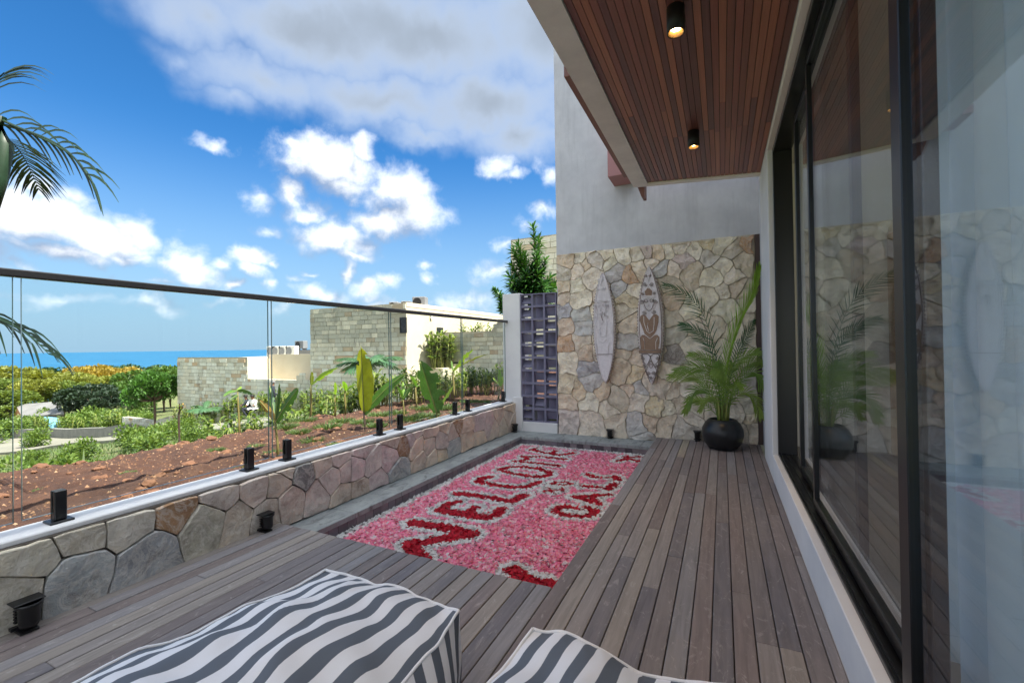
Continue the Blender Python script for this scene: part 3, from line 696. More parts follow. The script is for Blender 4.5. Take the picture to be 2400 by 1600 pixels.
for px, py in ((142,1212),(588,1095),(677,1070),(893,1016),(941,1000),(1069,969),(1099,959),(1182,937)):
    y = at('x', GXP+.02, px, py).y
    sp = MB().bbox((GXP-.026,y-.026,CAPZ+.012),(GXP-.008,y+.026,CAPZ+.17),.004).bbox((GXP+.008,y-.026,CAPZ+.012),(GXP+.026,y+.026,CAPZ+.17),.004).box((GXP-.008,y-.025,CAPZ+.012),(GXP+.008,y+.025,CAPZ+.05)).build('spigot', BLACK, bal)
    MB().bbox((GXP-.048,y-.05,CAPZ),(GXP+.048,y+.05,CAPZ+.012),.003).build('base_plate', BLACK, sp)
y = -.6
sp = MB().bbox((GXP-.026,y-.026,CAPZ+.012),(GXP+.026,y+.026,CAPZ+.17),.004).build('spigot', BLACK, bal)

# ================================================================== the villa: soffit, beam, portal, added upper shade mass
vil = thing('villa', 'white villa with red timber soffit, concrete roof beam and sliding door portal', 'house', (1.5, 2., 0))
YC0, YC1 = -4.0, 6.0
def zc(x): return 3.385-(x-(-.3))*.075      # the soffit falls slightly towards the house
BO, BI, CRX = -1.03, -.838, .437
def sbox(x0, x1, y0, y1, h0, h1):            # sloped slab following the soffit
    m = MB(); vs = [(x, y, zc(x)+h) for h in (h0, h1) for (x, y) in ((x0,y0),(x1,y0),(x1,y1),(x0,y1))]
    return m.add(vs, [(0,3,2,1),(4,5,6,7),(0,1,5,4),(1,2,6,5),(2,3,7,6),(3,0,4,7)])
sbox(BO, BI, YC0, YC1, -.012, .30).build('roof_beam', CONC, vil)
sbox(BI+.001, CRX, YC1-.10, YC1, -.012, .298).build('end_trim', TRIM, vil)
npl = 27; pw = (CRX-.004-BI)/npl; sof = vil
for i in range(npl):
    x0 = BI+.003+i*pw; rj = random.Random(50+i); ys = [YC0, rj.uniform(-2,.5), rj.uniform(1.2,2.6), 4.6+rj.choice((0,.06,-.5)), YC1-.101]
    for a, b in zip(ys[:-1], ys[1:]): sbox(x0+.0022, x0+pw-.0022, a+.001, b-.001, .004+rj.uniform(0,.0012), .02).build('soffit_plank', SOFFIT, vil)
sbox(BI+.001, CRX, YC0, YC1-.102, .022, .29).build('soffit_backing', BLACKM, vil)
# portal round the door: face X=.435, opening recessed
MB().box((XW,-4,-.9),(XW+.6,6.0,.0)).build('plinth', WHITE, vil)
MB().bbox((XW,-4,.0005),(.64,5.07,.234),.004).build('sill', WHITE, vil)
MB().box((XW+.05,-4,.06),(.60,5.06,.20)).build('sill_core', WHITE, vil)
MB().bbox((XW,5.072,.0005),(.64,6.0,zc(XW)-.001),.004).build('jamb', WHITE, vil)
MB().box((XW+.035,5.98,0.),(1.2,YB+.028,6.3)).build('return_wall', PLASTER, vil)  # carried up out of view to shade the parapet end
MB().box((CRX+.001,-4,3.262),(.64,5.07,zc(XW)-.003)).build('head', TRIM, vil)
MB().box((CRX,-4,zc(CRX)+.0),(1.2,5.98,6.3)).build('upper_shade_wall', PLASTER, vil)  # unseen storey added above the soffit to keep sun off the terrace
MB().box((1.2,-4,3.6),(7.,6.72,6.3)).build('upper_shade_mass', PLASTER, vil)  # added mass out of view, blocks the sun behind the terrace
MB().box((BO+.02,YC0+.02,3.66),(CRX-.001,YC1-.02,3.74)).build('roof_slab', CONC, vil)
# red brown fascia above the beam
p0 = at('z', 3.60, 1310, 185); p1 = at('z', 3.60, 1467, 411)
fx = (p0.x+p1.x)/2
MB().bbox((fx,p0.y,3.60),(fx+.12,YC1+.05,3.82),.004).build('fascia', BROWN, vil)
MB().bbox((fx+.121,-4,3.742),(fx+.16,p0.y-.001,3.98),.004).build('fascia', BROWN, vil)  # near run, unseen, set high to shade the parapet cap
q0 = at('y', 6.62, 1436, 432); q1 = at('y', 6.62, 1482, 425)
MB().bbox((q0.x,6.3,q0.z),(q1.x,YB+.028,q0.z+.5),.004).build('flashing', PINKB, vil)
b0 = at('y', 6.2, 1488, 437); b1 = at('y', 6.2, 1511, 468)
m = MB(); m.add([(b0.x,6.06,b0.z+.1),(b1.x+.02,6.06,b0.z+.1),(b1.x+.02,6.06,b1.z),(b1.x-.02,6.06,b1.z),(b0.x,6.25,b0.z+.1),(b1.x+.02,6.25,b0.z+.1),(b1.x+.02,6.25,b1.z),(b1.x-.02,6.25,b1.z)],[(0,1,2,3),(7,6,5,4),(0,4,5,1),(1,5,6,2),(2,6,7,3),(3,7,4,0)]); m.build('bracket', BROWN, vil)

# downlights
def glow(name, c, s):
    a = Mat(name); e = a.n('ShaderNodeEmission'); e.inputs[0].default_value = c; e.inputs[1].default_value = s; a.L(e.outputs[0], a.out.inputs[0]); return a.m
LED = glow('warm_led', (1.0,.66,.30,1), 14)
REFL = Mat('gold_reflector', lin(214,176,120), .25, .8).m
dls = []
for k_, (px, py) in enumerate(((1583,18),(1625,308),(0,0))):
    z = 3.385
    p = at('z', z, px, py) if k_ < 2 else Vector((-.22, .95, z))
    z = zc(p.x)+.004
    t = thing('ceiling_downlight', ['black cylindrical downlight on the soffit above the sliding doors','black cylindrical downlight on the soffit close to the carved stone wall','black cylindrical downlight on the soffit above the bean bags'][k_], 'light', (p.x, p.y, z), 'soffit downlights')
    b = MB().lathe([(0,0),(.052,0),(.052,-.155),(.046,-.155),(.040,-.118),(.0,-.118)], 28, (p.x,p.y,z)).build('housing', BLACKM, t, True)
    MB().lathe([(.0455,-.1545),(.041,-.152),(.028,-.126)], 28, (p.x,p.y,z)).build('reflector', REFL, t, True)
    MB().lathe([(.0,-.128),(.027,-.128)], 20, (p.x,p.y,z)).build('lamp', LED, t)
    ld = bpy.data.lights.new('downlight_beam', 'SPOT'); ld.energy = 9; ld.color = (1,.68,.36); ld.spot_size = R(70); ld.spot_blend = .8; ld.shadow_soft_size = .02
    lo = bpy.data.objects.new('downlight_beam', ld); COL.objects.link(lo); lo.location = (p.x,p.y,z-.16); lo.parent = t; lo.matrix_parent_inverse = Matrix.Translation((-p.x,-p.y,-z))

# ---- sliding doors
dr = thing('sliding_door', 'black framed sliding glass doors along the terrace, slid partly open', 'door', (.56, 2., .234))
D0, D1, ZS, ZH = -4., 5.07, .234, 3.262
m = MB().bbox((.480,D0,ZS),(.640,D1,ZS+.022),.003)
for xx in (.50,.545,.59): m.box((xx-.004,D0,ZS+.022),(xx+.004,D1-.06,ZS+.034))
m.bbox((.480,D0,ZH-.045),(.640,D1,ZH),.003).bbox((.480,D1-.045,ZS+.022),(.640,D1,ZH-.045),.003)
m.build('frame', ALU, dr)
def panel(xc, y0, y1, wa, wb):
    f = MB(); z0, z1 = ZS+.036, ZH-.047
    f.bbox((xc-.019,y0,z0),(xc+.019,y0+wa,z1),.003).bbox((xc-.019,y1-wb,z0),(xc+.019,y1,z1),.003).bbox((xc-.0188,y0+wa,z0),(xc+.0188,y1-wb,z0+.06),.003).bbox((xc-.0188,y0+wa,z1-.055),(xc+.0188,y1-wb,z1),.003)
    fo = f.build('door_panel', ALU, dr); MB().box((xc-.005,y0+wa-.005,z0+.055),(xc+.005,y1-wb+.005,z1-.05)).build('pane', DGLASS, fo)
yA = at('x', .59, 1880, 1000).y; yB_ = at('x', .545, 1911, 1000).y; yC = at('x', .50, 2132, 1000).y
panel(.59, yC+.9, yA, .055, .055); panel(.545, yC-.05, yB_, .06, .05); panel(.50, yC-3.2, yC+.04, .055, .08)
# ---- room behind the doors
room = struct(MB().box((.64,-4,.12),(5.2,6.0,.23)).build('room_floor', ROOMF))
struct(MB().box((.645,-4,3.27),(5.2,6.0,3.4)).build('room_ceiling', ROOMW))
struct(MB().box((5.2,2.5,.12),(5.3,6.0,3.4)).box((5.2,-4,3.25),(5.3,2.499,3.4)).box((.645,5.6,.231),(5.2,5.98,3.269)).box((.645,-4.1,.12),(1.2,-4.0,3.4)).build('room_wall', ROOMW))  # unseen far and near sides left open so daylight backlights the curtain
cab = thing('wall_cabinet', 'brown timber cabinet inside the room behind the doors', 'cabinet', (2.2,5.2,.23))
MB().bbox((1.5,5.1,.231),(2.9,5.59,2.4),.004).build('carcass', Mat('cabinet_wood', lin(140,100,68), .5).m, cab)
for i in range(3): MB().bbox((1.52+i*.457,5.082,.27),(1.96+i*.457,5.099,2.36),.003).build('door_leaf', Mat('cabinet_door', lin(150,108,74), .5).m, cab)
# ---- sheer curtain
def curtain(name, y0, y1, label, amp, per, x0):
    def f(u, v):
        y = y0+(y1-y0)*u; ph = y*2*math.pi/per+nz((y*1.3,0,v*.5))*1.2
        return (x0+amp*math.sin(ph)+.012*nz((y*4,v*2,3))+.01*v, y+.02*math.sin(ph*1.7)*v, .245+(1-v)*2.98)
    tag(MB().grid(160, 20, f).build(name, CURTAIN, None, True), label, 'curtain')
yk = at('x', .72, 2186, 1000).y
curtain('sheer_curtain', yk-2.6, yk, 'white sheer curtain hanging behind the sliding glass', .055, .16, .715)

# ================================================================== wall spots
def spot(loc, face, label, sc=1.):
    t = thing('garden_spotlight', label, 'spotlight', loc, 'black spotlights at the wall foot', world=False); t.rotation_euler = (0,0,face); t.scale = (sc,)*3
    h = MB().lathe([(0,.03),(.03,.03),(.034,.05),(.036,.11),(.044,.118),(.044,.128),(.038,.128),(.036,.12),(0,.118)], 20).build('lamp_head', BLACK, t, True)
    m = MB()
    for k in range(5): m.bbox((-.036,.026+k*.0,.045+k*.012),(.036,.046,.051+k*.012),.001)
    m.build('cooling_fins', BLACK, t)
    MB().bbox((-.05,-.012,.128),(.05,.06,.135),.002).build('visor', BLACK, t)
    MB().bbox((-.006,.03,.0),(.006,.06,.07),.001).bbox((-.045,.035,.012),(.045,.06,.026),.002).bbox((-.03,-.01,0),(.03,.06,.012),.002).build('bracket', BLACK, t)
spot((-3.045,.93,.0), R(90), 'black wall-washer spotlight in front of the large grey stones of the parapet', 1.12)
spot((-3.055,2.18,.0), R(90), 'black spotlight standing on the deck where the pool coping begins', 1.0)
spot((-3.05,6.50,-.055), R(60), 'black spotlight in the pool corner at the foot of the white pillar', 1.0)
spot((-1.54,6.59,-.055), R(0), 'black spotlight on the coping below the two carved surfboards', 1.0)
spot((-.33,6.60,.0), R(0), 'black spotlight on the deck tucked beside the black pot', 1.05)

# ================================================================== carved surfboards
def bp(zx, zy, y): return at('y', y, 1370+zx/4.9, 600+zy/4.9)
def surfboard(label, top, bot, hw, strokes, polys, tone):
    c = (top+bot)/2; YF = 6.575
    t = thing('carved_surfboard', label, 'surfboard', (c.x, 6.65, c.z), 'carved surfboards on the stone wall')
    n = 40; ln = top.z-bot.z
    def wd(v): return hw*max(.0, (1-abs(2*v-1)**2.15))**.86
    prof = [(-.86,.105),(-1.0,.085),(-1.06,.055),(-1.0,.025),(-.8,.01),(0,.0),(.8,.01),(1.0,.025),(1.06,.055),(1.0,.085),(.86,.105)]
    m = MB(); vs = []; fs = []; k = len(prof)
    for i in range(n+1):
        v = .004+.992*i/n; w = wd(v); cx = top.x+(bot.x-top.x)*v
        for a, d in prof: vs.append((cx+a*w, 6.68-d, top.z-ln*v))
    for i in range(n):
        for j in range(k-1): fs.append((i*k+j, (i+1)*k+j, (i+1)*k+j+1, i*k+j+1))
        fs.append((i*k+k-1, (i+1)*k+k-1, (i+1)*k, i*k))
    m.add(vs, fs).build('board', BOARD_RIM, t, True)
    # raised face panel with its border
    fm = MB(); vs = []; fs = []
    for i in range(n+1):
        v = .02+.955*i/n; w = wd(v)*.86; cx = top.x+(bot.x-top.x)*v
        for a in (-1,-.5,0,.5,1): vs.append((cx+a*w, YF-.003*(1-a*a), top.z-ln*v))
    for i in range(n):
        for j in range(4): fs.append((i*5+j, (i+1)*5+j, (i+1)*5+j+1, i*5+j+1))
    face = fm.add(vs, fs).build('face', BOARD_W, t, True)
    for s_ in (-1, 1):
        MB().tube([(top.x+(bot.x-top.x)*v+s_*wd(v)*.86, YF, top.z-ln*v) for v in [.02+.955*i/30 for i in range(31)]], .006, 6).build('border', BOARD_DK if tone else BOARD_W, t, True)
        MB().tube([(top.x+(bot.x-top.x)*v+s_*wd(v)*.74, YF-.002, top.z-ln*v) for v in [.06+.875*i/30 for i in range(31)]], .0035, 5).build('border', BOARD_LN if tone else BOARD_W, t, True)
    # notches along the rim
    nm = MB()
    for i in range(34):
        v = .06+.88*i/33
        for s_ in (-1, 1):
            p = Vector((top.x+(bot.x-top.x)*v+s_*wd(v)*1.02, 6.60, top.z-ln*v)); nm.bbox(p-Vector((.006,.012,.008)), p+Vector((.006,.012,.008)), .003)
    stuff(nm.build('rim_notches', BOARD_DK, t))
    for pl in polys:
        pts = [bp(a, b, YF-.008) for a, b in pl]; k = len(pts)
        vs = [(p.x, YF-.010, p.z) for p in pts]+[(p.x, YF+.004, p.z) for p in pts]
        MB().add(vs, [tuple(range(k))]+[(i, i+k, (i+1) % k+k, (i+1) % k) for i in range(k)]).build('carved_figure', BOARD_BR if tone else BOARD_W, t)
    for r_, pts, dk in strokes:
        q = [bp(a, b, YF-.008) for a, b in pts]
        MB().tube([(p.x, YF-.010, p.z) for p in q], r_, 5).build('carving', (BOARD_DK if dk else BOARD_LN) if tone else (BOARD_DK if dk else BOARD_W), t, True)
def spiral(cx, cy, r, turns=1.6, sx=1, n=16, a0=0): return [(cx+sx*r*(1-i/n*.85)*math.cos(a0+turns*2*math.pi*i/n), cy+r*(1-i/n*.85)*math.sin(a0+turns*2*math.pi*i/n)) for i in range(n+1)]
def oval(cx, cy, rx, ry, n=14): return [(cx+rx*math.cos(2*math.pi*i/n), cy+ry*math.sin(2*math.pi*i/n)) for i in range(n+1)]
TORSO = [(640,690),(665,672),(700,680),(742,735),(790,672),(825,668),(850,690),(848,760),(825,850),(800,895),(755,945),(690,895),(655,800),(633,740)]
LEGS = [(640,935),(660,905),(690,905),(752,950),(800,910),(835,902),(860,930),(858,1000),(845,1062),(870,1064),(870,1078),(635,1078),(635,1064),(655,1062),(648,1000)]
BASE = [(622,1088),(882,1088),(878,1110),(626,1110)]
CREST = [(715,372),(745,372),(775,400),(772,450),(700,455),(690,400)]
ST2 = [(.004,[(680,690),(682,760),(715,860),(745,885),(790,860),(800,780),(800,700)],0),(.004,[(728,770),(722,800),(735,860)],0),(.004,[(715,690),(742,735),(770,690)],0),(.004,[(672,940),(690,985),(690,1070)],0),(.004,[(838,940),(818,985),(818,1070)],0),(.004,[(690,900),(752,948),(802,906)],0),
  (.004,oval(706,515,18,18),1),(.004,oval(768,512,18,18),1),(.003,oval(706,515,8,8),0),(.003,oval(768,512,8,8),0),(.004,[(682,490),(680,540),(700,600),(738,632),(775,600),(796,540),(793,490)],1),(.004,[(738,540),(730,580),(745,585)],0),(.004,oval(742,608,18,7),0),(.003,[(700,565),(720,570)],0),(.003,[(760,565),(780,560)],0),
  (.005,[(655,470),(690,460),(740,455),(790,458),(815,465)],0),(.004,[(680,482),(735,478),(795,480)],0),(.004,spiral(658,525,26,1.4,-1),1),(.004,spiral(815,520,26,1.4,1),1),(.004,spiral(685,650,26),1),(.004,spiral(798,642,26,1.6,-1),1),(.004,[(690,555),(650,500),(660,560),(700,630)],0),(.004,[(790,555),(820,500),(815,560),(770,630)],0),
  (.004,spiral(693,325,26),1),(.004,spiral(768,322,26,1.6,-1),1),(.004,[(730,130),(700,200),(732,290),(760,200),(730,130)],0),(.004,spiral(705,225,16),1),(.004,spiral(752,222,16,1.6,-1),1),(.004,[(735,330),(700,395),(650,410)],0),(.004,[(735,330),(780,395),(830,405)],0),(.004,spiral(670,435,18),1),(.004,spiral(800,425,18,1.6,-1),1),
  (.005,[(622,1084),(885,1084)],1),(.005,[(626,1114),(878,1114)],1),(.005,[(660,1130),(650,1170),(690,1230),(720,1250),(750,1190),(755,1150),(720,1122),(680,1122),(660,1130)],1),(.005,[(850,1130),(862,1170),(830,1230),(795,1250),(765,1190),(757,1150),(790,1122),(830,1122),(850,1130)],1),(.004,spiral(672,1170,20),1),(.004,spiral(838,1170,20,1.6,-1),1),
  (.005,[(760,1200),(700,1320),(775,1440),(830,1310),(760,1200)],1),(.004,spiral(735,1340,22),1),(.004,spiral(792,1338,22,1.6,-1),1),(.004,spiral(692,1262,18),1),(.004,spiral(828,1262,18,1.6,-1),1),(.004,oval(763,1260,16,24),1),(.004,spiral(763,1395,18),1)]
ST1 = [(r*.8, [(a-547 if 1 else a, b+50) for a, b in p], 0) for r, p, d in ST2 if len(p) > 2][:26]+[(.004,[(100,1130),(320,1125)],1),(.004,[(130,525),(290,520)],0),(.005,[(205,640),(195,700),(208,740)],1),(.004,[(225,650),(232,690)],1)]
surfboard('pale whitewashed carved surfboard with faint relief beside the block screen', Vector((-1.61,0,2.44)), Vector((-1.59,0,.76)), .165, ST1, [], False)
surfboard('carved surfboard with a brown crouching figure and scrollwork beside the potted palm', Vector((-.935,0,2.475)), Vector((-.92,0,.76)), .178, ST2, [TORSO, LEGS, BASE, CREST], True)

# ================================================================== palms
def frond_mesh(length, curve, nleaf, lw, ll, lift=.55, fold=.5, seed=0, droop=.5, mat=None, side_jit=.1, start=.22, r0=.008, tipk=.35):
    """a pinnate frond along +X from the origin, arching up then down"""
    rr_ = random.Random(seed); m = MB(); pts = []
    def pt(t): return Vector((length*t*math.cos(0), 0, 0))+Vector((0,0,length*(lift*t-curve*t*t)))
    pts = [pt(i/14) for i in range(15)]; m.tube(pts, [r0*(1-.85*i/14) for i in range(15)], 5)
    for i in range(nleaf):
        t = start+(1-start)*i/(nleaf-1); p = pt(t); tg = (pt(min(1, t+.02))-pt(t-.02)).normalized(); up = Vector((0,1,0)).cross(tg).normalized()*-1
        if up.z < 0: up = -up
        prof = math.sin(math.pi*min(1,(.12+.88*(t-start)/(1-start))))**.6; prof = max(prof, tipk if t > .8 else .25)
        for s in (-1, 1):
            l = ll*prof*rr_.uniform(.88,1.1); an = R(58-28*t)+rr_.uniform(-side_jit,side_jit)
            d = (tg*math.cos(an)+Vector((0,s,0))*math.sin(an)*math.cos(fold)+up*math.sin(an)*math.sin(fold)).normalized()
            w = lw*(.75+.25*prof); sd = d.cross(up).normalized()*w/2; vs = []
            for k in range(4):
                u = k/3; c = p+d*l*u+Vector((0,0,-droop*l*u*u)); ww = (.7,1,.75,.05)[k]; vs += [c-sd*ww, c+sd*ww]
            m.add(vs, [(0,1,3,2),(2,3,5,4),(4,5,7,6)])
    return m
def aim(o, base, az, tilt=0., roll=0.):
    o.matrix_local = Matrix.Translation(base) @ Matrix.Rotation(az, 4, 'Z') @ Matrix.Rotation(-tilt, 4, 'Y') @ Matrix.Rotation(roll, 4, 'X')
PC = Vector((-.015, 6.27, 0))
pt_ = thing('potted_palm', 'feathery areca palm in a round black pot on the deck by the stone wall', 'potted plant', PC, world=False)
MB().lathe([(0,0),(.13,0),(.17,.015),(.225,.09),(.248,.185),(.24,.26),(.205,.33),(.165,.372),(.15,.378),(.142,.37),(.142,.34),(0,.34)], 48).build('pot', POT, pt_, True)
MB().lathe([(0,.352),(.08,.356),(.141,.35)], 24).build('soil', SOILPOT, pt_, True)
rr = random.Random(21)
for k in range(9):
    a = k*2.4; r_ = .02+.055*(k/9); MB().tube([(r_*math.cos(a), r_*math.sin(a), .34),(r_*1.2*math.cos(a), r_*1.2*math.sin(a), .5),(r_*1.6*math.cos(a), r_*1.6*math.sin(a), .66)],[.016,.013,.009],7).build('stem', STEM, pt_, True)
def spline_frond(pts, n, ll, lw, seed, r0, nrm, droop, spread=.75, both=True, start=.2, tip=.3):
    rr_ = random.Random(seed); m = MB(); P = [Vector(p) for p in pts]; k = len(P)
    def cp(t):
        f = t*(k-1); i = min(k-2, int(f)); u = f-i; p0, p1, p2, p3 = P[max(0,i-1)], P[i], P[i+1], P[min(k-1,i+2)]
        return .5*((2*p1)+(p2-p0)*u+(2*p0-5*p1+4*p2-p3)*u*u+(3*p1-p0-3*p2+p3)*u*u*u)
    m.tube([cp(i/18) for i in range(19)], [r0*(1-.85*i/18) for i in range(19)], 5)
    for i in range(n):
        t = start+(1-start)*i/(n-1); p = cp(t); tg = (cp(min(1,t+.02))-cp(max(0,t-.02))).normalized(); sd0 = tg.cross(nrm).normalized(); w_ = (t-start)/(1-start)
        l0 = ll*max(tip, math.sin(math.pi*(.14+.80*w_))**.7)
        for sg in ((-1,1) if both else (1,)):
            out = sd0*sg*math.cos(.45)+nrm*math.sin(.45)*(-.8); an = spread*(1.05-.55*w_)+rr_.uniform(-.07,.07); d = (tg*math.cos(an)+out*math.sin(an)).normalized(); l = l0*rr_.uniform(.88,1.1); sd = d.cross(nrm+tg*.2).normalized()*lw/2; vs = []
            for q in range(5):
                u = q/4; c = p+d*l*u+Vector((0,0,-droop*l*u**2)); ww = (.55,1,.9,.55,.04)[q]; vs += [c-sd*ww, c+sd*ww]
            m.add(vs, [(2*q,2*q+1,2*q+3,2*q+2) for q in range(4)])
    return m
FP = [ # pixels along the rachis, leaf length, material, depth lean
 ([(1690,960),(1682,860),(1652,745),(1612,695),(1560,668)],.32,PALM_M,.0),([(1690,960),(1672,840),(1640,782),(1598,760)],.26,PALM_M,.12),([(1700,950),(1722,850),(1745,800),(1768,752)],.25,PALM_M,.2),
 ([(1690,960),(1668,885),(1635,862),(1585,868)],.26,PALM,-.1),([(1690,960),(1660,905),(1622,880),(1572,880)],.26,PALM,.1),([(1690,970),(1665,922),(1632,915),(1612,950)],.22,PALM,-.2),
 ([(1695,960),(1730,885),(1762,850),(1796,850)],.26,PALM,.05),([(1695,960),(1728,905),(1765,872),(1790,905)],.26,PALM,-.2),([(1695,965),(1732,925),(1764,930),(1784,975)],.24,PALM,-.1),([(1690,960),(1680,895),(1660,845),(1618,830)],.24,PALM,-.1),
 ([(1695,960),(1710,885),(1735,842),(1775,822)],.26,PALM,-.15),([(1690,965),(1675,940),(1655,938),(1640,962)],.14,PALM,-.2),([(1690,960),(1690,890),(1682,850)],.22,PALM,-.3),([(1695,960),(1704,890),(1716,852)],.22,PALM,.2),([(1690,960),(1700,915),(1690,880),(1670,870)],.2,PALM,-.45),([(1692,960),(1715,920),(1720,900),(1740,905)],.2,PALM,-.45),([(1690,965),(1650,945),(1625,940),(1605,965)],.2,PALM,.05)]
PCW = Vector((PC.x, PC.y, 0)); D0 = (PC-CAM).dot(CF)
for i, (pl_, ll, mt, lean) in enumerate(FP):
    pts = [atd(a, b, D0+lean*j/(len(pl_)-1)*1.0)-PCW for j, (a, b) in enumerate(pl_)]; pts[0] = Vector((rr.uniform(-.05,.05), rr.uniform(-.05,.05), .36))
    spline_frond(pts, 24, ll*.86, .0125, 40+i, .006, -CF, .22).build('frond', mt, pt_)
pts = [atd(a, b, D0+.0)-PCW for a, b in ((1692,975),(1702,860),(1728,765),(1762,690),(1781,628))]
spline_frond(pts, 58, .30, .016, 99, .010, (-CF+CR*.5).normalized(), .02, .55, True, .16, .16).build('frond', PALM_Y, pt_)['label'] = 'tall bright green young frond standing upright'

# near palm at the left edge, outside the glass
lp = thing('garden_palm', 'dark palm with arching fronds growing outside the glass balustrade', 'palm', (-4.75,.98,.3), world=False)
def lpl(px, py, D): return atd(px, py, D)-Vector((-4.75,.98,.3))
hub = lpl(-30, 330, 3.05)
MB().tube([(0,0,-.3),(.01,0,.5),(hub.x*.6,hub.y*.6,1.3),hub*.97],[.06,.055,.05,.04],10).build('trunk', DARKSTEM, lp, True)
MB().tube([lpl(-14,500,3.02),lpl(-2,420,3.02),lpl(5,340,3.02),lpl(2,275,3.02)],[.02,.045,.06,.03],8).build('leaf_sheath', PALM_D, lp, True)
def near_frond(pts, side, ll, lw, n, seed):
    rr_ = random.Random(seed); m = MB(); P = [lpl(a, b, d) for a, b, d in pts]; k = len(P)
    def cp(t):
        f = t*(k-1); i = min(k-2, int(f)); u = f-i; p0, p1, p2, p3 = P[max(0,i-1)], P[i], P[i+1], P[min(k-1,i+2)]
        return .5*((2*p1)+(p2-p0)*u+(2*p0-5*p1+4*p2-p3)*u*u+(3*p1-p0-3*p2+p3)*u*u*u)
    C = [cp(i/16) for i in range(17)]; m.tube(C, [.011*(1-.8*i/16) for i in range(17)], 6)
    for i in range(n):
        t = .05+.93*i/(n-1); p = cp(t); tg = (cp(min(1,t+.03))-cp(max(0,t-.03))).normalized()
        for s, out in side:
            d = (tg*rr_.uniform(.75,.95)+Vector(out)*rr_.uniform(.45,.75)+Vector((rr_.uniform(-.08,.08),)*3)).normalized(); l = ll*(1-.35*t)*rr_.uniform(.85,1.15); sd = d.cross(CF).normalized()*lw/2; vs = []
            for q in range(6):
                u = q/5; c = p+d*l*u+Vector((0,0,-.55*l*u**2.2)); ww = (.5,.95,1,.85,.55,.04)[q]; vs += [c-sd*ww, c+sd*ww+CF*.004]
            m.add(vs, [(2*q,2*q+1,2*q+3,2*q+2) for q in range(5)])
    m.build('frond', PALM_D, lp)
UPV = tuple(CU*.9+CR*.1); DNV = tuple(CR*.35-CU*.55)
near_frond([(-20,270,3.05),(45,300,2.98),(110,325,2.9),(165,360,2.84),(205,410,2.8)], [(1,UPV)], .42, .017, 13, 1)
near_frond([(-20,285,3.05),(50,305,3.0),(120,335,2.96),(180,375,2.92),(215,425,2.88)], [(1,DNV)], .24, .014, 14, 2)
near_frond([(-40,230,3.1),(-15,195,3.1),(10,170,3.1)], [(1,tuple(CR*.8+CU*.1))], .55, .016, 8, 3)
near_frond([(-60,720,3.2),(-10,745,3.15),(45,770,3.1),(85,800,3.05),(115,830,3.0)], [(1,tuple(CR*.7+CU*.45))], .38, .016, 12, 4)
near_frond([(-60,730,3.2),(-10,750,3.15),(40,775,3.1),(75,805,3.05)], [(1,tuple(CR*.2-CU*.8))], .24, .016, 5, 5)

MB().tube([Vector((hub.x*.6,hub.y*.6,1.3)), Vector((hub.x*.6,hub.y*.6,1.3)).lerp(lpl(-60,725,3.2),.5)+Vector((0,0,.06)), lpl(-55,724,3.19)], [.02,.015,.011], 6).build('leaf_stalk', PALM_D, lp, True)
for k_, az in enumerate((150,185,215,245,275,305,170,260)):
    o = frond_mesh(1.1+.12*(k_ % 3), .62, 26, .02, .34, .45, .2, 900+k_, .5, PALM_D).build('frond', PALM_D, lp); aim(o, hub, R(az), R(10+14*(k_ % 3)))

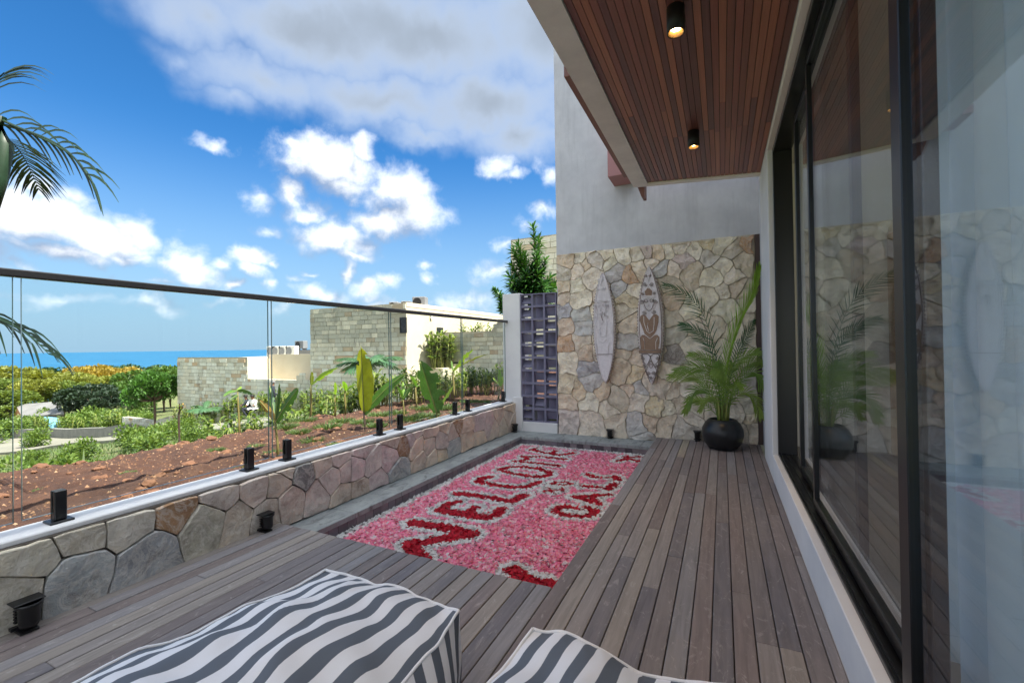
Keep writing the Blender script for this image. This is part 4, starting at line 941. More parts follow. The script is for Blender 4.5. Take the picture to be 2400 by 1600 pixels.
# ================================================================== bean bags
def beanbag(x0, x1, y0, y1, h, label, seed, ear=.05, rot=0., dent=0., flare=0.):
    nu, nv = 56, 64; rr_ = random.Random(seed); off = rr_.uniform(0, 40)
    t = thing('bean_bag', label, 'bean bag', ((x0+x1)/2, (y0+y1)/2, 0), 'striped bean bags')
    w, l = x1-x0, y1-y0
    def top(u, v):
        a, b = 2*u-1, 2*v-1
        ed = (1-abs(a)**2.3)*(1-abs(b)**3.2); pin = .022*(abs(a)**2)*(1-abs(b)**2)   # edges pulled in between the corners
        x = (x0+x1)/2+a*(w/2)*math.sqrt(1-.13*b**4)*1.02-flare*max(0,-a)*(1-v)**1.2; y = (y0+y1)/2+b*(l/2)*math.sqrt(1-.10*a**4)*1.015
        wr = math.sin(y*15+nz((x*3+off,y*2,0))*5)*.014+nz((x*5+off,y*7,1))*.030+nz((x*13+off,y*11,2))*.010+.008*math.sin(x*70+nz((x*8,y*8,off))*4)*max(0,b)**5+.007*math.sin(y*60+off)*abs(a)**5
        z = h+.10*ed+wr*ed**.7*1.1+ear*(abs(a)*abs(b))**7
        z += .016*nz((x*6+off,y*6,4))*(1-ed)+.006*nz((x*17,y*17,off))*(1-ed)
        x += .016*nz((y*7+off,x*3,6))*abs(a)**3; y += .012*nz((x*8,off,1))*abs(b)**3
        z -= dent*math.exp(-((a-.35)**2*6+(b-1)**2*9))
        dx = (nz((x*4+off,y*6,5))*.025+math.sin(y*17+off+x*4)*.008)*ed
        return Vector((x+dx, y+.012*nz((x*6,y*4+off,8))*ed, z))
    m = MB(); m.grid(nu, nv, top); st = [((i/nu)-.5)*w*1.04 for i in range(nu+1) for j in range(nv+1)]
    rim = [(i, nv) for i in range(nu+1)]; rims = [[(i/nu,1) for i in range(nu+1)], [(1,1-j/nv) for j in range(nv+1)], [(1-i/nu,0) for i in range(nu+1)], [(0,j/nv) for j in range(nv+1)]]
    nd = 12
    for sid, rm in enumerate(rims):
        vs = []; q = 0
        for (u, v) in rm:
            p = top(u, v); out = Vector(((0,1),(1,0),(0,-1),(-1,0))[sid]+(0,)); s_ = (u if sid in (0,2) else v); 
            for k in range(nd+1):
                d = k/nd; bulge = .085*math.sin(math.pi*min(1,d*.95+.02))*min(1, 4*min(s_,1-s_)+.15)+nz((p.x*6+off,p.y*6,d*3))*.008*math.sin(math.pi*d)
                vs.append(Vector((p.x, p.y, p.z*(1-d)))+out*bulge)
                st.append(((u-.5)*w*1.04 if sid in (0,2) else (v-.5)*l+.12*d+.03))
        n_ = len(rm); m.add(vs, [(i*(nd+1)+k, (i+1)*(nd+1)+k, (i+1)*(nd+1)+k+1, i*(nd+1)+k+1)[::-1] for i in range(n_-1) for k in range(nd)])
    me = m.mesh('cover', CANVAS, True); a_ = me.attributes.new('stripe', 'FLOAT', 'POINT'); a_.data.foreach_set('value', np.array(st, dtype=np.float32)); link('cover', me, t)
    ring = [top(u, v)+Vector((0,0,.002)) for rm in rims for (u, v) in rm[:-1]]; ring.append(ring[0])
    MB().tube(ring, .0058, 6).build('piping', PIPE_W, t, True)
a_ = at('z', .385, 778, 1318); b_ = at('z', .40, 1083, 1422); c_ = at('z', .40, 1241, 1445); d_ = at('z', .40, 1720, 1575)
beanbag(a_.x, b_.x, .15, (a_.y+b_.y)/2, .36, 'striped grey and white bean bag lounger lying next to the stone parapet side', 5, .016, 0., 0., .28)
beanbag(c_.x, d_.x, .2, (c_.y+d_.y)/2, .36, 'striped grey and white bean bag lounger lying nearer the sliding doors', 9, .014, 0, .06)

# ================================================================== neighbouring houses
def block_wall(parent, x0, x1, z0fn, z1fn, y, holes=(), bl=.44, bh=.205, seed=1, limit=300, thick=.03, axis='x', org=0., mats=None):
    """courses of stone blocks on a vertical face; the largest as parts, the rest joined"""
    rr_ = random.Random(seed); cells = []; zmin = min(z0fn(x0), z0fn(x1)); zmax = max(z1fn(x0+.01), z1fn(x1-.01), z1fn((x0+x1)/2)); k = 0; z = zmin
    while z < zmax:
        x = x0-rr_.uniform(0, bl)
        while x < x1:
            w = bl*rr_.choice((.55,.8,1,1,1.15,1.4)); a, b = max(x, x0), min(x+w, x1); mid = (a+b)/2; x += w
            if b-a < .05 or z+bh < z0fn(mid) or z+bh*.5 > z1fn(mid): continue
            if any(b > h[0] and a < h[1] and z+bh > h[2] and z < h[3] for h in holes): continue
            cells.append((a, b, z, min(z+bh, z1fn(mid))))
        z += bh
    def bx(m, c):
        d = thick+rr_.uniform(-.012,.014); g = .009
        if axis == 'x': return m.box((c[0]+g, y-d, c[2]+g), (c[1]-g, y, c[3]-g))
        return m.box((y, c[0]+g, c[2]+g), (y+d, c[1]-g, c[3]-g))
    cells.sort(key=lambda c: -(c[1]-c[0])*(c[3]-c[2])/( .2+abs(c[0]-org)**.0)); rest = MB()
    for i, c in enumerate(cells):
        if i < limit: bx(MB(), c).build('stone_block', mats[0] if mats else HSTONE, parent)
        else: bx(rest, c)
    if rest.v: stuff(rest.build('small_blocks', mats[1] if mats else HSTONE_S, parent))
def ac_unit(parent_label, loc, rz, w=.85, h=.6, dep=.32, white=True, label=''):
    t = thing('air_conditioner', label, 'air conditioner', loc, 'roof air conditioner units', world=False); t.rotation_euler = (0,0,rz)
    MB().bbox((-w/2,-dep/2,.08),(w/2,dep/2,.08+h),.02).build('casing', ACW if white else ACG, t)
    MB().lathe([(0,0),(h*.36,0),(h*.40,.012)], 20).build('fan_grille', ACG if white else BLACKM, t).matrix_local = Matrix.Translation((-w*.12,-dep/2-.012,.08+h/2)) @ Matrix.Rotation(R(90),4,'X')
    MB().box((-w/2+.08,-dep/2+.02,0),(-w/2+.14,dep/2-.02,.08)).box((w/2-.14,-dep/2+.02,0),(w/2-.08,dep/2-.02,.08)).build('feet', ACG, t)
HY = 15.5; HT = 3.28; XC, XL = -12.48, -18.4
g_ = lambda x: -.45+(x+7)*.122-.25
h1 = thing('stone_house', 'pale stone block house with a small dark window and cream side wall', 'house', (-15.5, 18, -1.5))
MB().box((XL,HY,-3.2),(XC,29,HT-.15)).build('body', CREAM, h1)
MB().box((XL+.0,HY-.02,-3.2),(XC-.001,HY-.001,HT)).build('facade_joints', HJOINT, h1)
MB().box((XC-.2,HY+.0,HT-.149),(XC+.02,28,HT+.03)).build('parapet', CREAM, h1)
wp = at('y', HY-.05, 937, 744); wq = at('y', HY-.05, 953, 780)
block_wall(h1, XL, XC, g_, lambda x: HT, HY-.02, [(wp.x,wq.x,wq.z,wp.z)], seed=4)
w_ = MB().box((wp.x+.03,HY-.045,wq.z+.03),(wq.x-.03,HY-.021,wp.z-.03)).build('window', DARKWIN, h1)
MB().box((wp.x,HY-.07,wq.z),(wp.x+.04,HY-.022,wp.z)).box((wq.x-.04,HY-.07,wq.z),(wq.x,HY-.022,wp.z)).box((wp.x+.04,HY-.07,wq.z),(wq.x-.04,HY-.022,wq.z+.04)).box((wp.x+.04,HY-.07,wp.z-.04),(wq.x-.04,HY-.022,wp.z)).build('window_frame', ALU, w_)
wa = at('x', XC, 1023, 767); wb = at('x', XC, 1038, 782)
MB().box((XC+.001,wa.y,wb.z),(XC+.03,wb.y,wa.z)).build('window', DARKWIN, h1)
MB().box((XC+.0205,17.2,HT-.6),(XC+.09,17.35,HT-.45)).build('wall_lamp', ACW, h1)
h2 = thing('lower_stone_house', 'low stone block house with cream terrace wall stepping down towards the sea', 'house', (-24, 18, -2))
XE = -29.8; HT2 = .92; zst = at('y', HY, 640, 889).z; xst = at('y', HY, 580, 840).x; arx = at('y', HY, 709, 880).x
def top2(x):
    if x < xst: return HT2
    if abs(x-arx) < .42: return zst+math.sqrt(max(0,.42**2-(x-arx)**2))*.9
    return zst
MB().box((XE,HY,-5.5),(XL-.001,24,zst-.1)).box((XE,HY+.001,zst-.1),(xst,23.9,HT2-.1)).build('body', CREAM, h2)
MB().box((xst-.1,HY+1.3,zst-.1),(XL-.002,HY+1.5,HT2+.12)).build('terrace_wall', CREAM, h2)
MB().box((XE,HY-.02,-5.5),(XL-.002,HY-.001,zst-.0)).box((XE,HY-.02,zst),(xst,HY-.001,HT2)).build('facade_joints', HJOINT, h2)
block_wall(h2, XE, XL-.001, g_, top2, HY-.02, seed=9)
MB().box((xst-1,HY+4,HT2-.1),(XL-.01,HY+8,HT2+.35)).build('roof_parapet', ACG, h2)
h3 = thing('boundary_wall', 'low stepped boundary wall of stone blocks at the end of the low stone house', 'wall', (-33, HY, -3.5))
def top3(x): return np.interp(x, [-36.2,-34.6,-32.5,-31,-29.8], [-3.05,-3.05,-3.12,-2.75,-2.55])
MB().add([v for x in (-36.2,-34.6,-32.5,-31,-29.81) for v in ((x,HY-.02,-6.),(x,HY-.02,float(top3(x))),(x,HY+.3,float(top3(x))),(x,HY+.3,-6.))],[(i*4+a,i*4+b,i*4+4+b,i*4+4+a) for i in range(4) for a,b in ((0,1),(1,2),(2,3))]+[(0,3,2,1)]).build('core', HJOINT, h3)
block_wall(h3, -36.2, -29.81, g_, top3, HY-.02, seed=12)
for k_, px in enumerate((640, 652, 668, 685)):
    p = at('y', HY+3.2, px, 834); ac_unit('', (p.x, HY+3.2, HT2-.1), 0, .8, .62, .3, True, 'white air conditioner in the row on the low stone house roof')
p = at('y', HY+4.5, 703, 830); ac_unit('', (p.x, HY+4.6, HT2+.35), 0, .8, .5, .35, False, 'grey air conditioner behind the row of white units')
for px, py, w, wh, lb in ((926,714,.45,0,'small grey roof unit next to the other small unit over the stone facade'),(954,713,.45,0,'small grey roof unit midway along the stone house parapet'),(985,712,.62,0,'large grey air conditioner at the cream corner of the stone house roof')):
    p = at('y', HY+1.6, px, py); ac_unit('', (p.x, HY+1.6, HT-.15), R(20), w, .5 if w > .5 else .34, .5, False, lb)
# garden wall with the house plates, planter
GY = 18.35; gx0 = -12.47; gx1 = -8.2; gt = at('y', GY, 1040, 779).z
gw = thing('garden_wall', 'stone block garden wall with rounded end and dark house plates', 'wall', (-10.5, GY, -.5))
ax_ = at('y', GY, 1190, 760).x
def topg(x): return gt+(.0 if x < ax_-.75 else math.sqrt(max(0, .75**2-(min(x, ax_)-ax_)**2))*.75)
MB().add([v for i in range(25) for x in (gx0+(gx1-gx0)*i/24,) for v in ((x,GY-.02,-1.6),(x,GY-.02,topg(x)),(x,GY+.3,topg(x)),(x,GY+.3,-1.6))],[(i*4+a,i*4+b,i*4+4+b,i*4+4+a) for i in range(24) for a,b in ((0,1),(1,2),(2,3))]+[(0,3,2,1),(96,97,98,99)]).build('core', HJOINT, gw)
block_wall(gw, gx0, gx1, lambda x: -1.3, topg, GY-.02, seed=15)
for a, b, c, d in ((1045,848,1057,852.5),(1045,856.5,1057,861),(1061,848,1086,852.5)):
    p = at('y', GY-.06, a, b); q = at('y', GY-.06, c, d); MB().box((p.x,GY-.075,q.z),(q.x,GY-.055,p.z)).build('house_plate', DARKWIN, gw)
pp = at('y', 16.9, 1004, 862); pq = at('y', 16.9, 1039, 905)
pl = tag(MB().bbox((pp.x,16.9,-1.5),(pq.x,18.3,pp.z),.02).build('planter', CREAM), 'cream rendered planter in front of the garden wall', 'planter')
# neighbour behind the screen
h4 = thing('cream_block_house', 'tall cream stone block house behind the breeze block screen', 'house', (-5, 18, -.4))
MB().box((-7.72,16.25,-1.5),(2.,23,5.66)).build('body', HJOINT, h4)
block_wall(h4, -7.72, -2.2, lambda x: 1.2, lambda x: 5.68, 16.248, seed=18, bl=.5, bh=.22, mats=(HSTONE_C, HSTONE_CS))
# road, kerb wall, shed, tarp
def strip(name, mat, y0, y1, xs, dz, h=None):
    m = MB(); n = len(xs)
    if h is None:
        m.add([(x, y, gz(x, 12)+dz) for x in xs for y in (y0, y1)], [(2*i, 2*i+1, 2*i+3, 2*i+2)[::-1] for i in range(n-1)])
    else:
        m.add([(x, y, gz(x, 12)+z) for x in xs for y, z in ((y0,-.4),(y0,h),(y1,h),(y1,-.4))], [(i*4+a,i*4+b,i*4+4+b,i*4+4+a) for i in range(n-1) for a,b in ((0,1),(1,2),(2,3))]+[(0,3,2,1),((n-1)*4,(n-1)*4+1,(n-1)*4+2,(n-1)*4+3)])
    return m.build(name, mat)
struct(strip('driveway', ASPH, 9.9, 14.3, [-4-i*1.3 for i in range(36)], 0, .13))
tag(strip('kerb_wall', KERB, 14.4, 14.7, [-33.2-i*1.5 for i in range(14)], 0, .75), 'low weathered concrete kerb wall beside the grassy driveway', 'kerb')
sh = thing('long_shed', 'long shed with a grey sheet roof among the trees', 'shed', atd(90, 985, 47))
sa, sb, sc_, sd = atd(36,948,50), atd(140,940,48), atd(150,968,43.5), atd(52,977,45)
MB().add([sa, sb, sc_, sd, sa-Vector((0,0,.12)), sb-Vector((0,0,.12)), sc_-Vector((0,0,.12)), sd-Vector((0,0,.12))], [(0,1,2,3),(7,6,5,4),(0,4,5,1),(1,5,6,2),(2,6,7,3),(3,7,4,0)]).build('roof', ROOFG, sh)
MB().add([sa-Vector((0,0,.2)), sb-Vector((0,0,.2)), sc_-Vector((0,0,.15)), sd-Vector((0,0,.15)), sa-Vector((0,0,4)), sb-Vector((0,0,4)), sc_-Vector((0,0,3)), sd-Vector((0,0,3))], [(0,4,5,1),(1,5,6,2),(2,6,7,3),(3,7,4,0),(0,1,2,3)]).build('wall', DARKSTEM, sh)
MB().add([sa+Vector((0,0,.01)), sd+Vector((0,0,.01)), sd-Vector((.1,.1,.9)), sa-Vector((.1,.1,1.4))], [(0,1,2,3)]).build('gable_board', Mat('orange_board', lin(176,124,86), .7).m, sh)
ta, tb, tcc, td = atd(101,976,36), atd(136,978,36), atd(146,1000,35), atd(118,1003,35)
tag(MB().add([ta,tb,tcc,td]+[v-Vector((0,0,.12)) for v in (ta,tb,tcc,td)], [(0,1,2,3),(7,6,5,4),(0,4,5,1),(1,5,6,2),(2,6,7,3),(3,7,4,0)]).build('blue_tarpaulin', TARP), 'pale blue tarpaulin sheet on the grass near the shed', 'tarpaulin')

# ================================================================== soil: rocks and weeds
def rock_mesh(seed):
    rr_ = random.Random(seed); m = MB(); t = (1+5**.5)/2
    vs = [Vector(v).normalized() for v in ((-1,t,0),(1,t,0),(-1,-t,0),(1,-t,0),(0,-1,t),(0,1,t),(0,-1,-t),(0,1,-t),(t,0,-1),(t,0,1),(-t,0,-1),(-t,0,1))]
    fs = [(0,11,5),(0,5,1),(0,1,7),(0,7,10),(0,10,11),(1,5,9),(5,11,4),(11,10,2),(10,7,6),(7,1,8),(3,9,4),(3,4,2),(3,2,6),(3,6,8),(3,8,9),(4,9,5),(2,4,11),(6,2,10),(8,6,7),(9,8,1)]
    V = list(vs); out = []; mid = {}
    def md(a, b):
        k_ = (min(a,b), max(a,b))
        if k_ not in mid: mid[k_] = len(V); V.append(((V[a]+V[b])/2).normalized())
        return mid[k_]
    for a, b, c in fs: x, y, z = md(a,b), md(b,c), md(c,a); out += [(a,x,z),(x,b,y),(z,y,c),(x,y,z)]
    s = Vector((rr_.uniform(.8,1.3), rr_.uniform(.7,1.1), rr_.uniform(.45,.75)))
    return m.add([Vector((v.x*s.x, v.y*s.y, v.z*s.z))*(1+.34*nz(v*1.9+Vector((seed*7,0,0)))+.16*nz(v*4.5+Vector((seed*3,0,0)))) for v in V], out)
RM = [rock_mesh(i).mesh('rock', ROCK) for i in range(7)]
rr = random.Random(31)
def soil_spot():
    while True:
        x, y = -3.42-2.2*rr.random()**.9, rr.uniform(.6, 9.)
        if rr.random() < 1-.05*y: return x, y
for i in range(230):
    x, y = soil_spot(); s = .012+.045*rr.random()**2.6
    o = link('rock', RM[i % 7], None, Matrix.Translation((x, y, soil_z(x, y)+s*.15)) @ Matrix.Rotation(rr.uniform(0, 6.3), 4, 'Z') @ Matrix.Scale(s, 4))
    tag(o, 'orange tinted limestone lump lying on the red soil', 'rock', 'limestone lumps on the soil')
m = MB(); tet = [(1,0,-.3),(-.5,.87,-.3),(-.5,-.87,-.3),(0.1,0.1,.75)]
for i in range(15000):
    x, y = -3.4-2.4*rr.random(), rr.uniform(.2, 11.); s = .003+.019*rr.random()**3; a = rr.uniform(0, 6.3); z = soil_z(x, y)
    m.add([(x+s*(v[0]*math.cos(a)-v[1]*math.sin(a)), y+s*(v[0]*math.sin(a)+v[1]*math.cos(a))*.8, z+s*v[2]*rr.uniform(.5,1)) for v in tet], [(0,1,3),(1,2,3),(2,0,3)])
o = stuff(m.build('gravel', ROCK)); o['label'] = 'small limestone chips strewn over the red soil'; o['category'] = 'gravel'
def tuft(seed, n, h, spread, w, curl=.5):
    rr_ = random.Random(seed); m = MB()
    for i in range(n):
        a = rr_.uniform(0, 6.3); r_ = spread*rr_.random()**.7; b = Vector((r_*math.cos(a)*.6, r_*math.sin(a)*.6, 0)); d = Vector((math.cos(a)*rr_.uniform(.2,1.), math.sin(a)*rr_.uniform(.2,1.), rr_.uniform(.5,1.2))).normalized(); l = h*rr_.uniform(.5,1.1)
        sd = d.cross(Vector((rr_.uniform(-1,1),rr_.uniform(-1,1),.3))).normalized()*w/2; vs = []
        for q in range(3): u = q/2; c = b+d*l*u-Vector((0,0,curl*l*u*u*rr_.uniform(.3,.9))); vs += [c-sd*(.7,1,.1)[q], c+sd*(.7,1,.1)[q]]
        m.add(vs, [(0,1,3,2),(2,3,5,4)])
    return m
def proto(name, label, cat, parts):
    t = thing(name, label, cat, world=False)
    for nm, mb, mt, sm in parts: mb.build(nm, mt, t, sm)
    return t
WP = [proto('weed', 'low feathery green weed growing on the red soil', 'weed', [('leaves', tuft(40+i, 330, .14, .26, .012, .55), WEED, False)]) for i in range(3)]
WU = [0,0,0]
for px, py, s in ((505,1042,.5),(330,1035,.6),(380,1030,.9),(700,1010,.8),(770,1000,1.),(640,1060,.5),(850,990,.9),(800,985,1.),(730,1035,.7),(880,1000,.9),(960,985,1.1),(1000,975,1.2),(930,965,1.),(1050,955,1.2),(985,955,1.1),(1100,945,1.),(890,970,1.),(600,1040,.5),(1000,1000,.8),(1040,985,.8),(1080,968,.9),(840,1060,.4),(1130,945,.9),(750,1060,.35),(300,1095,.35),(560,1085,.3),(95,1140,.25),(710,985,1.),(670,1000,.9),(790,1045,.5),(1010,1010,.55),(960,1020,.5)):
    p = at('z', .36, px, py); k_ = rr.randrange(3)
    if p.x > -3.5: p.x = -3.5
    place(WP[k_], WU[k_], (p.x, p.y, soil_z(p.x, p.y)-.01), rr.uniform(0, 6.3), s*.9, None, 'weeds on the soil'); WU[k_] = 1

# ================================================================== banana plants
def blade(m, base, d0, length, width, droop, roll=0., torn=0., seed=0, n=14, fold=.35, face=False):
    rr_ = random.Random(seed); d0 = Vector(d0).normalized(); side = d0.cross(Vector((0,0,1))); side = Vector((1,0,0)) if side.length < .05 else side; side.normalize()
    side = (CR-d0*CR.dot(d0)) if face else side
    side.normalize(); side = Matrix.Rotation(roll, 3, d0) @ side; C = []; p = Vector(base); d = d0.copy()
    for i in range(n+1): C.append(p.copy()); p = p+d*length/n; d = (d+Vector((0,0,-droop/n))).normalized()
    for s in (-1, 1):
        vs = []; 
        for i in range(n+1):
            t = i/n; w = width/2*(math.sin(math.pi*min(1, .06+.94*t))**.55)*(1 if t < .93 else (1-t)/.07*.9+.05); tg = (C[min(n,i+1)]-C[max(0,i-1)]).normalized(); nn = tg.cross(side).normalized()
            w *= 1-torn*(rr_.random()**2)
            e = C[i]+side*s*w*math.cos(fold)-nn*w*math.sin(fold)*(-1)+Vector((0,0,nz(C[i]*9+Vector((seed,0,s)))*.12*width)); vs += [C[i], C[i]*.45+e*.55+nn*.01*width, e]
        for i in range(n):
            q = [(3*i,3*i+1,3*i+4,3*i+3),(3*i+1,3*i+2,3*i+5,3*i+4)]
            if torn and rr_.random() < torn*.55: q = q[:1]
            m.add(vs, q) if False else None
            m.f += [tuple(a+len(m.v) for a in f) for f in q]
        m.v += [tuple(v) for v in vs]
    return C
def banana(name, label, basepx, stem_px, leaves, z=.35, stem_r=.012, stem_mat=BANSTEM, X=None):
    """leaves: (tip px, tip py, width m, material, torn, droop, base fraction)"""
    b = at('z', z, *basepx) if X is None else at('x', X, *basepx)
    if X is None and b.x > -3.5: b = at('x', -3.52, *basepx)
    b.z = soil_z(b.x, b.y) if b.x > -6.5 else gz(b.x, b.y)
    D = (b-CAM).dot(CF); t = thing(name, label, 'banana plant', b); top = atd(stem_px[0], stem_px[1], D)
    m_ = MB(); P = [b-Vector((0,0,.03)), b.lerp(top, .4)+CR*.004*D*.3, b.lerp(top, .75), top]; m_.tube(P, [stem_r*1.25, stem_r, stem_r*.9, stem_r*.55], 8); m_.build('stem', stem_mat, t, True)
    for i, (px, py, w, mt, torn, dr, bf) in enumerate(leaves):
        s0 = b.lerp(top, bf); e = atd(px, py, D*(1+.02*((i*37) % 5-2))); v = e-s0; ln = v.length*(1+.12*dr); d0 = (v/ln+Vector((0,0,dr*.5)))
        m2 = MB(); C = blade(m2, s0+v.normalized()*.0, d0, ln, w, dr, R((i*67) % 50-25), torn, int(px)+i, 16, .3, True)
        lf = m2.build('leaf', mt, t, True); MB().tube(C, [.006*w/.2*(1-.8*q/len(C))+.0012 for q in range(len(C))], 5).build('midrib', STEM, lf, True)
    return t
banana('banana_plant', 'young banana plant with one tall upright yellow-green leaf and dark stem', (855,1015), (853,965), [(846,812,.275,BAN_Y,.10,.05,1.),(945,880,.13,BAN_G,.12,.5,.9),(880,930,.07,BAN_G,.2,.3,.9)], stem_r=.013, stem_mat=DARKSTEM)
banana('banana_plant', 'young banana plant with one large torn dark green drooping leaf', (1022,985), (1024,968), [(985,848,.42,BAN_G,.30,.05,1.),(1062,905,.05,BAN_B,.2,.2,1.)], stem_r=.012)
banana('banana_plant', 'thin banana plant with a split green leaf standing by the glass joint', (652,1075), (645,985), [(698,912,.11,BAN_G,.25,.25,.95),(607,938,.075,DRY,.3,.5,.95),(632,905,.05,BAN_G,.2,.2,1.),(655,900,.06,BAN_G,.2,.2,1.)], stem_r=.011)
banana('banana_plant', 'slim seedling with four spreading leaves against the low stone house', (561,994), (557,915), [(525,930,.06,BAN_G,.1,.5,1.),(592,925,.055,BAN_G,.1,.5,1.),(565,905,.05,BAN_B,.1,.1,1.),(540,938,.05,BAN_G,.1,.4,.92)], stem_r=.013)
banana('banana_plant', 'leaning banana plant with a bright frayed leaf in front of the house corner', (727,976), (729,902), [(790,864,.07,BAN_B,.45,.35,1.),(731,870,.07,BAN_Y,.2,.05,1.)], stem_r=.016)
banana('banana_plant', 'small banana seedling with narrow upright leaf before the stone facade', (785,978), (785,925), [(786,895,.055,BAN_B,.1,.05,1.),(764,915,.035,BAN_G,.1,.3,1.),(800,920,.035,BAN_G,.1,.3,1.)], stem_r=.012)
banana('banana_plant', 'small banana plant with pale yellow-green rounded leaf before the stone facade', (809,968), (808,915), [(806,893,.10,BAN_B,.1,.05,1.),(832,902,.04,BAN_B,.2,.5,1.)], stem_r=.014)
banana('banana_plant', 'tall slender banana plant with frayed arching leaf before the garden wall', (1064,950), (1062,868), [(1108,820,.09,BAN_B,.5,.3,.97),(1140,832,.045,BAN_Y,.7,.5,.97),(1058,845,.04,BAN_G,.2,.1,1.)], stem_r=.017)
banana('banana_plant', 'small banana plant with one short leaf between the two big-leaved ones', (975,957), (974,905), [(962,880,.09,BAN_G,.1,.2,1.),(952,905,.04,BAN_G,.1,.4,1.),(990,905,.04,BAN_G,.1,.4,1.)], stem_r=.018)
banana('banana_plant', 'small leafy banana seedling right of the upright yellow leaf', (947,992), (945,935), [(930,905,.06,BAN_G,.2,.2,1.),(962,905,.06,BAN_G,.2,.2,1.),(945,895,.05,BAN_B,.2,.1,1.),(925,930,.04,BAN_G,.2,.4,1.)], stem_r=.011)
banana('banana_plant', 'banana plant with pale torn leaves next to the white pillar', (1166,944), (1172,905), [(1170,865,.10,BAN_B,.3,.1,1.),(1182,880,.07,BAN_B,.3,.2,1.),(1155,885,.05,BAN_B,.3,.3,1.)], stem_r=.014)
ds = thing('dead_sapling', 'leafless dead sapling stem on the edge of the soil', 'sapling', at('z', .35, 421, 1028))
p = Vector(ds.location); D = (p-CAM).dot(CF)
MB().tube([p-Vector((0,0,.1)), atd(419,985,D), atd(421,945,D)], [.014,.011,.006], 6).tube([atd(420,965,D), atd(428,955,D), atd(430,948,D)], [.006,.004,.002], 5).build('stem', DARKSTEM, ds)
m = MB()
for k_ in range(7): blade(m, atd(428+rr.uniform(-3,3),950+rr.uniform(-6,10),D), (rr.uniform(-1,1),rr.uniform(-1,1),-.2), .05, .02, .5, 0, 0, k_, 4)
m.build('dry_leaves', DRY, ds)

# ================================================================== ginger hedge, palms, bushes
def ginger(seed, stems, h, ll, lw, nl=7):
    rr_ = random.Random(seed); st = MB(); lf = MB()
    for i in range(stems):
        a = rr_.uniform(0, 6.3); r_ = .16*rr_.random()**.5; b = Vector((r_*math.cos(a), r_*math.sin(a), 0)); hh = h*rr_.uniform(.7,1.1); top = b+Vector((rr_.uniform(-.14,.14), rr_.uniform(-.14,.14), hh)); st.tube([b, b.lerp(top,.5), top], [.009,.008,.004], 5)
        a0 = rr_.uniform(0, 6.3)
        for k_ in range(nl):
            t = .35+.65*k_/(nl-1); an = a0+k_*math.pi+rr_.uniform(-.5,.5); p = b.lerp(top, t); d = Vector((math.cos(an)*.8, math.sin(an)*.8, .55+.5*t)).normalized(); l = ll*rr_.uniform(.7,1.1); sd = d.cross(Vector((0,0,1))).normalized()*lw/2; vs = []
            for q in range(4): u = q/3; c = p+d*l*u-Vector((0,0,.55*l*u*u)); vs += [c-sd*(.4,1,.8,.05)[q], c+sd*(.4,1,.8,.05)[q]]
            lf.add(vs, [(0,1,3,2),(2,3,5,4),(4,5,7,6)])
    return st, lf
GP = []
for i in range(4):
    st, lf = ginger(70+i, 9, .75, .34, .055); GP.append(proto('ginger_clump', 'leafy ginger clump in the planted row along the driveway', 'ginger plant', [('stems', st, STEM, True), ('leaves', lf, GINGER, False)]))
GU = [0]*4
def put_ginger(x, y, z, s, label=None, group='ginger clumps along the driveway'):
    k_ = rr.randrange(4); place(GP[k_], GU[k_], (x, y, z), rr.uniform(0, 6.3), s, label, group); GU[k_] = 1
for i in range(60):       # planted row behind the soil crest
    t = i/59; px = 500+t*690+rr.uniform(-8,8); py = 1000-66*t**.8+rr.uniform(-12,3); p = at('z', .30 if t > .5 else .2, px, py)
    z = soil_z(p.x, p.y) if p.x > -7.5 else gz(p.x, p.y); put_ginger(p.x, p.y, z-.02, rr.uniform(.6,.9)*(1 if t < .6 else .85), 'leafy ginger clump in the planted row along the driveway')
for i in range(20):       # bed in front of the garden wall and house
    px = 1000+i*10+rr.uniform(-5,5); p = at('y', GY-1.2-rr.random()*1.2, px, 900); put_ginger(p.x, p.y, -.75, rr.uniform(.7,1.05), 'tall ginger clump in the bed before the garden wall', 'ginger in the garden wall bed')
for i in range(34):
    p = at('y', HY-.4-rr.random()*.8, 415+i*13+rr.uniform(-8,8), 990); put_ginger(p.x, p.y, gz(p.x, p.y)+.02, rr.uniform(.9,1.6), 'ginger clump at the foot of the stone house facade', 'ginger at the house foot')
for i in range(26):       # hedge along the kerb wall
    x = -36.8-i*.62+rr.uniform(-.2,.2); put_ginger(x, 15.3+rr.uniform(-.3,1.2), gz(x, 15)+.1, rr.uniform(1.2,2.), 'broad leafy ginger clump in the hedge behind the kerb wall', 'hedge behind the kerb wall')
for i in range(14):       # in and above the planter
    x = rr.uniform(pp.x+.15, pq.x-.1); put_ginger(x, rr.uniform(17.1,18.1), pp.z-.05, rr.uniform(1.3,2.1), 'yellow-green tall plant filling the cream planter', 'plants in the cream planter')
for i in range(10):
    put_ginger(-11.9+i*.32+rr.uniform(-.1,.1), GY+.7+rr.random()*.4, gt-.75, rr.uniform(1.,1.5), 'leafy plant showing over the garden wall top', 'plants behind the garden wall')
def small_palm(name, label, base, h, nf, ln, seed, rr_=rr):
    t = thing(name, label, 'palm', base, world=False); MB().tube([(0,0,-.05),(.02,0,h*.5),(0,0,h)], [.05,.045,.035], 8).build('trunk', BANSTEM, t, True)
    for i in range(nf):
        o = frond_mesh(ln*rr_.uniform(.85,1.1), .62, 22, .045, ln*.42, .42, .1, seed+i, .6, PALM_M, .1, .15).build('frond', PALM_M, t); aim(o, Vector((0,0,h)), i*2.4, R(rr_.uniform(5,45)))
b_ = ghit(868, 985); small_palm('fan_palm', 'small palm with drooping fronds in front of the stone facade', (b_.x*.97,b_.y*.97,gz(b_.x,b_.y)), 1.5, 13, .85, 500)
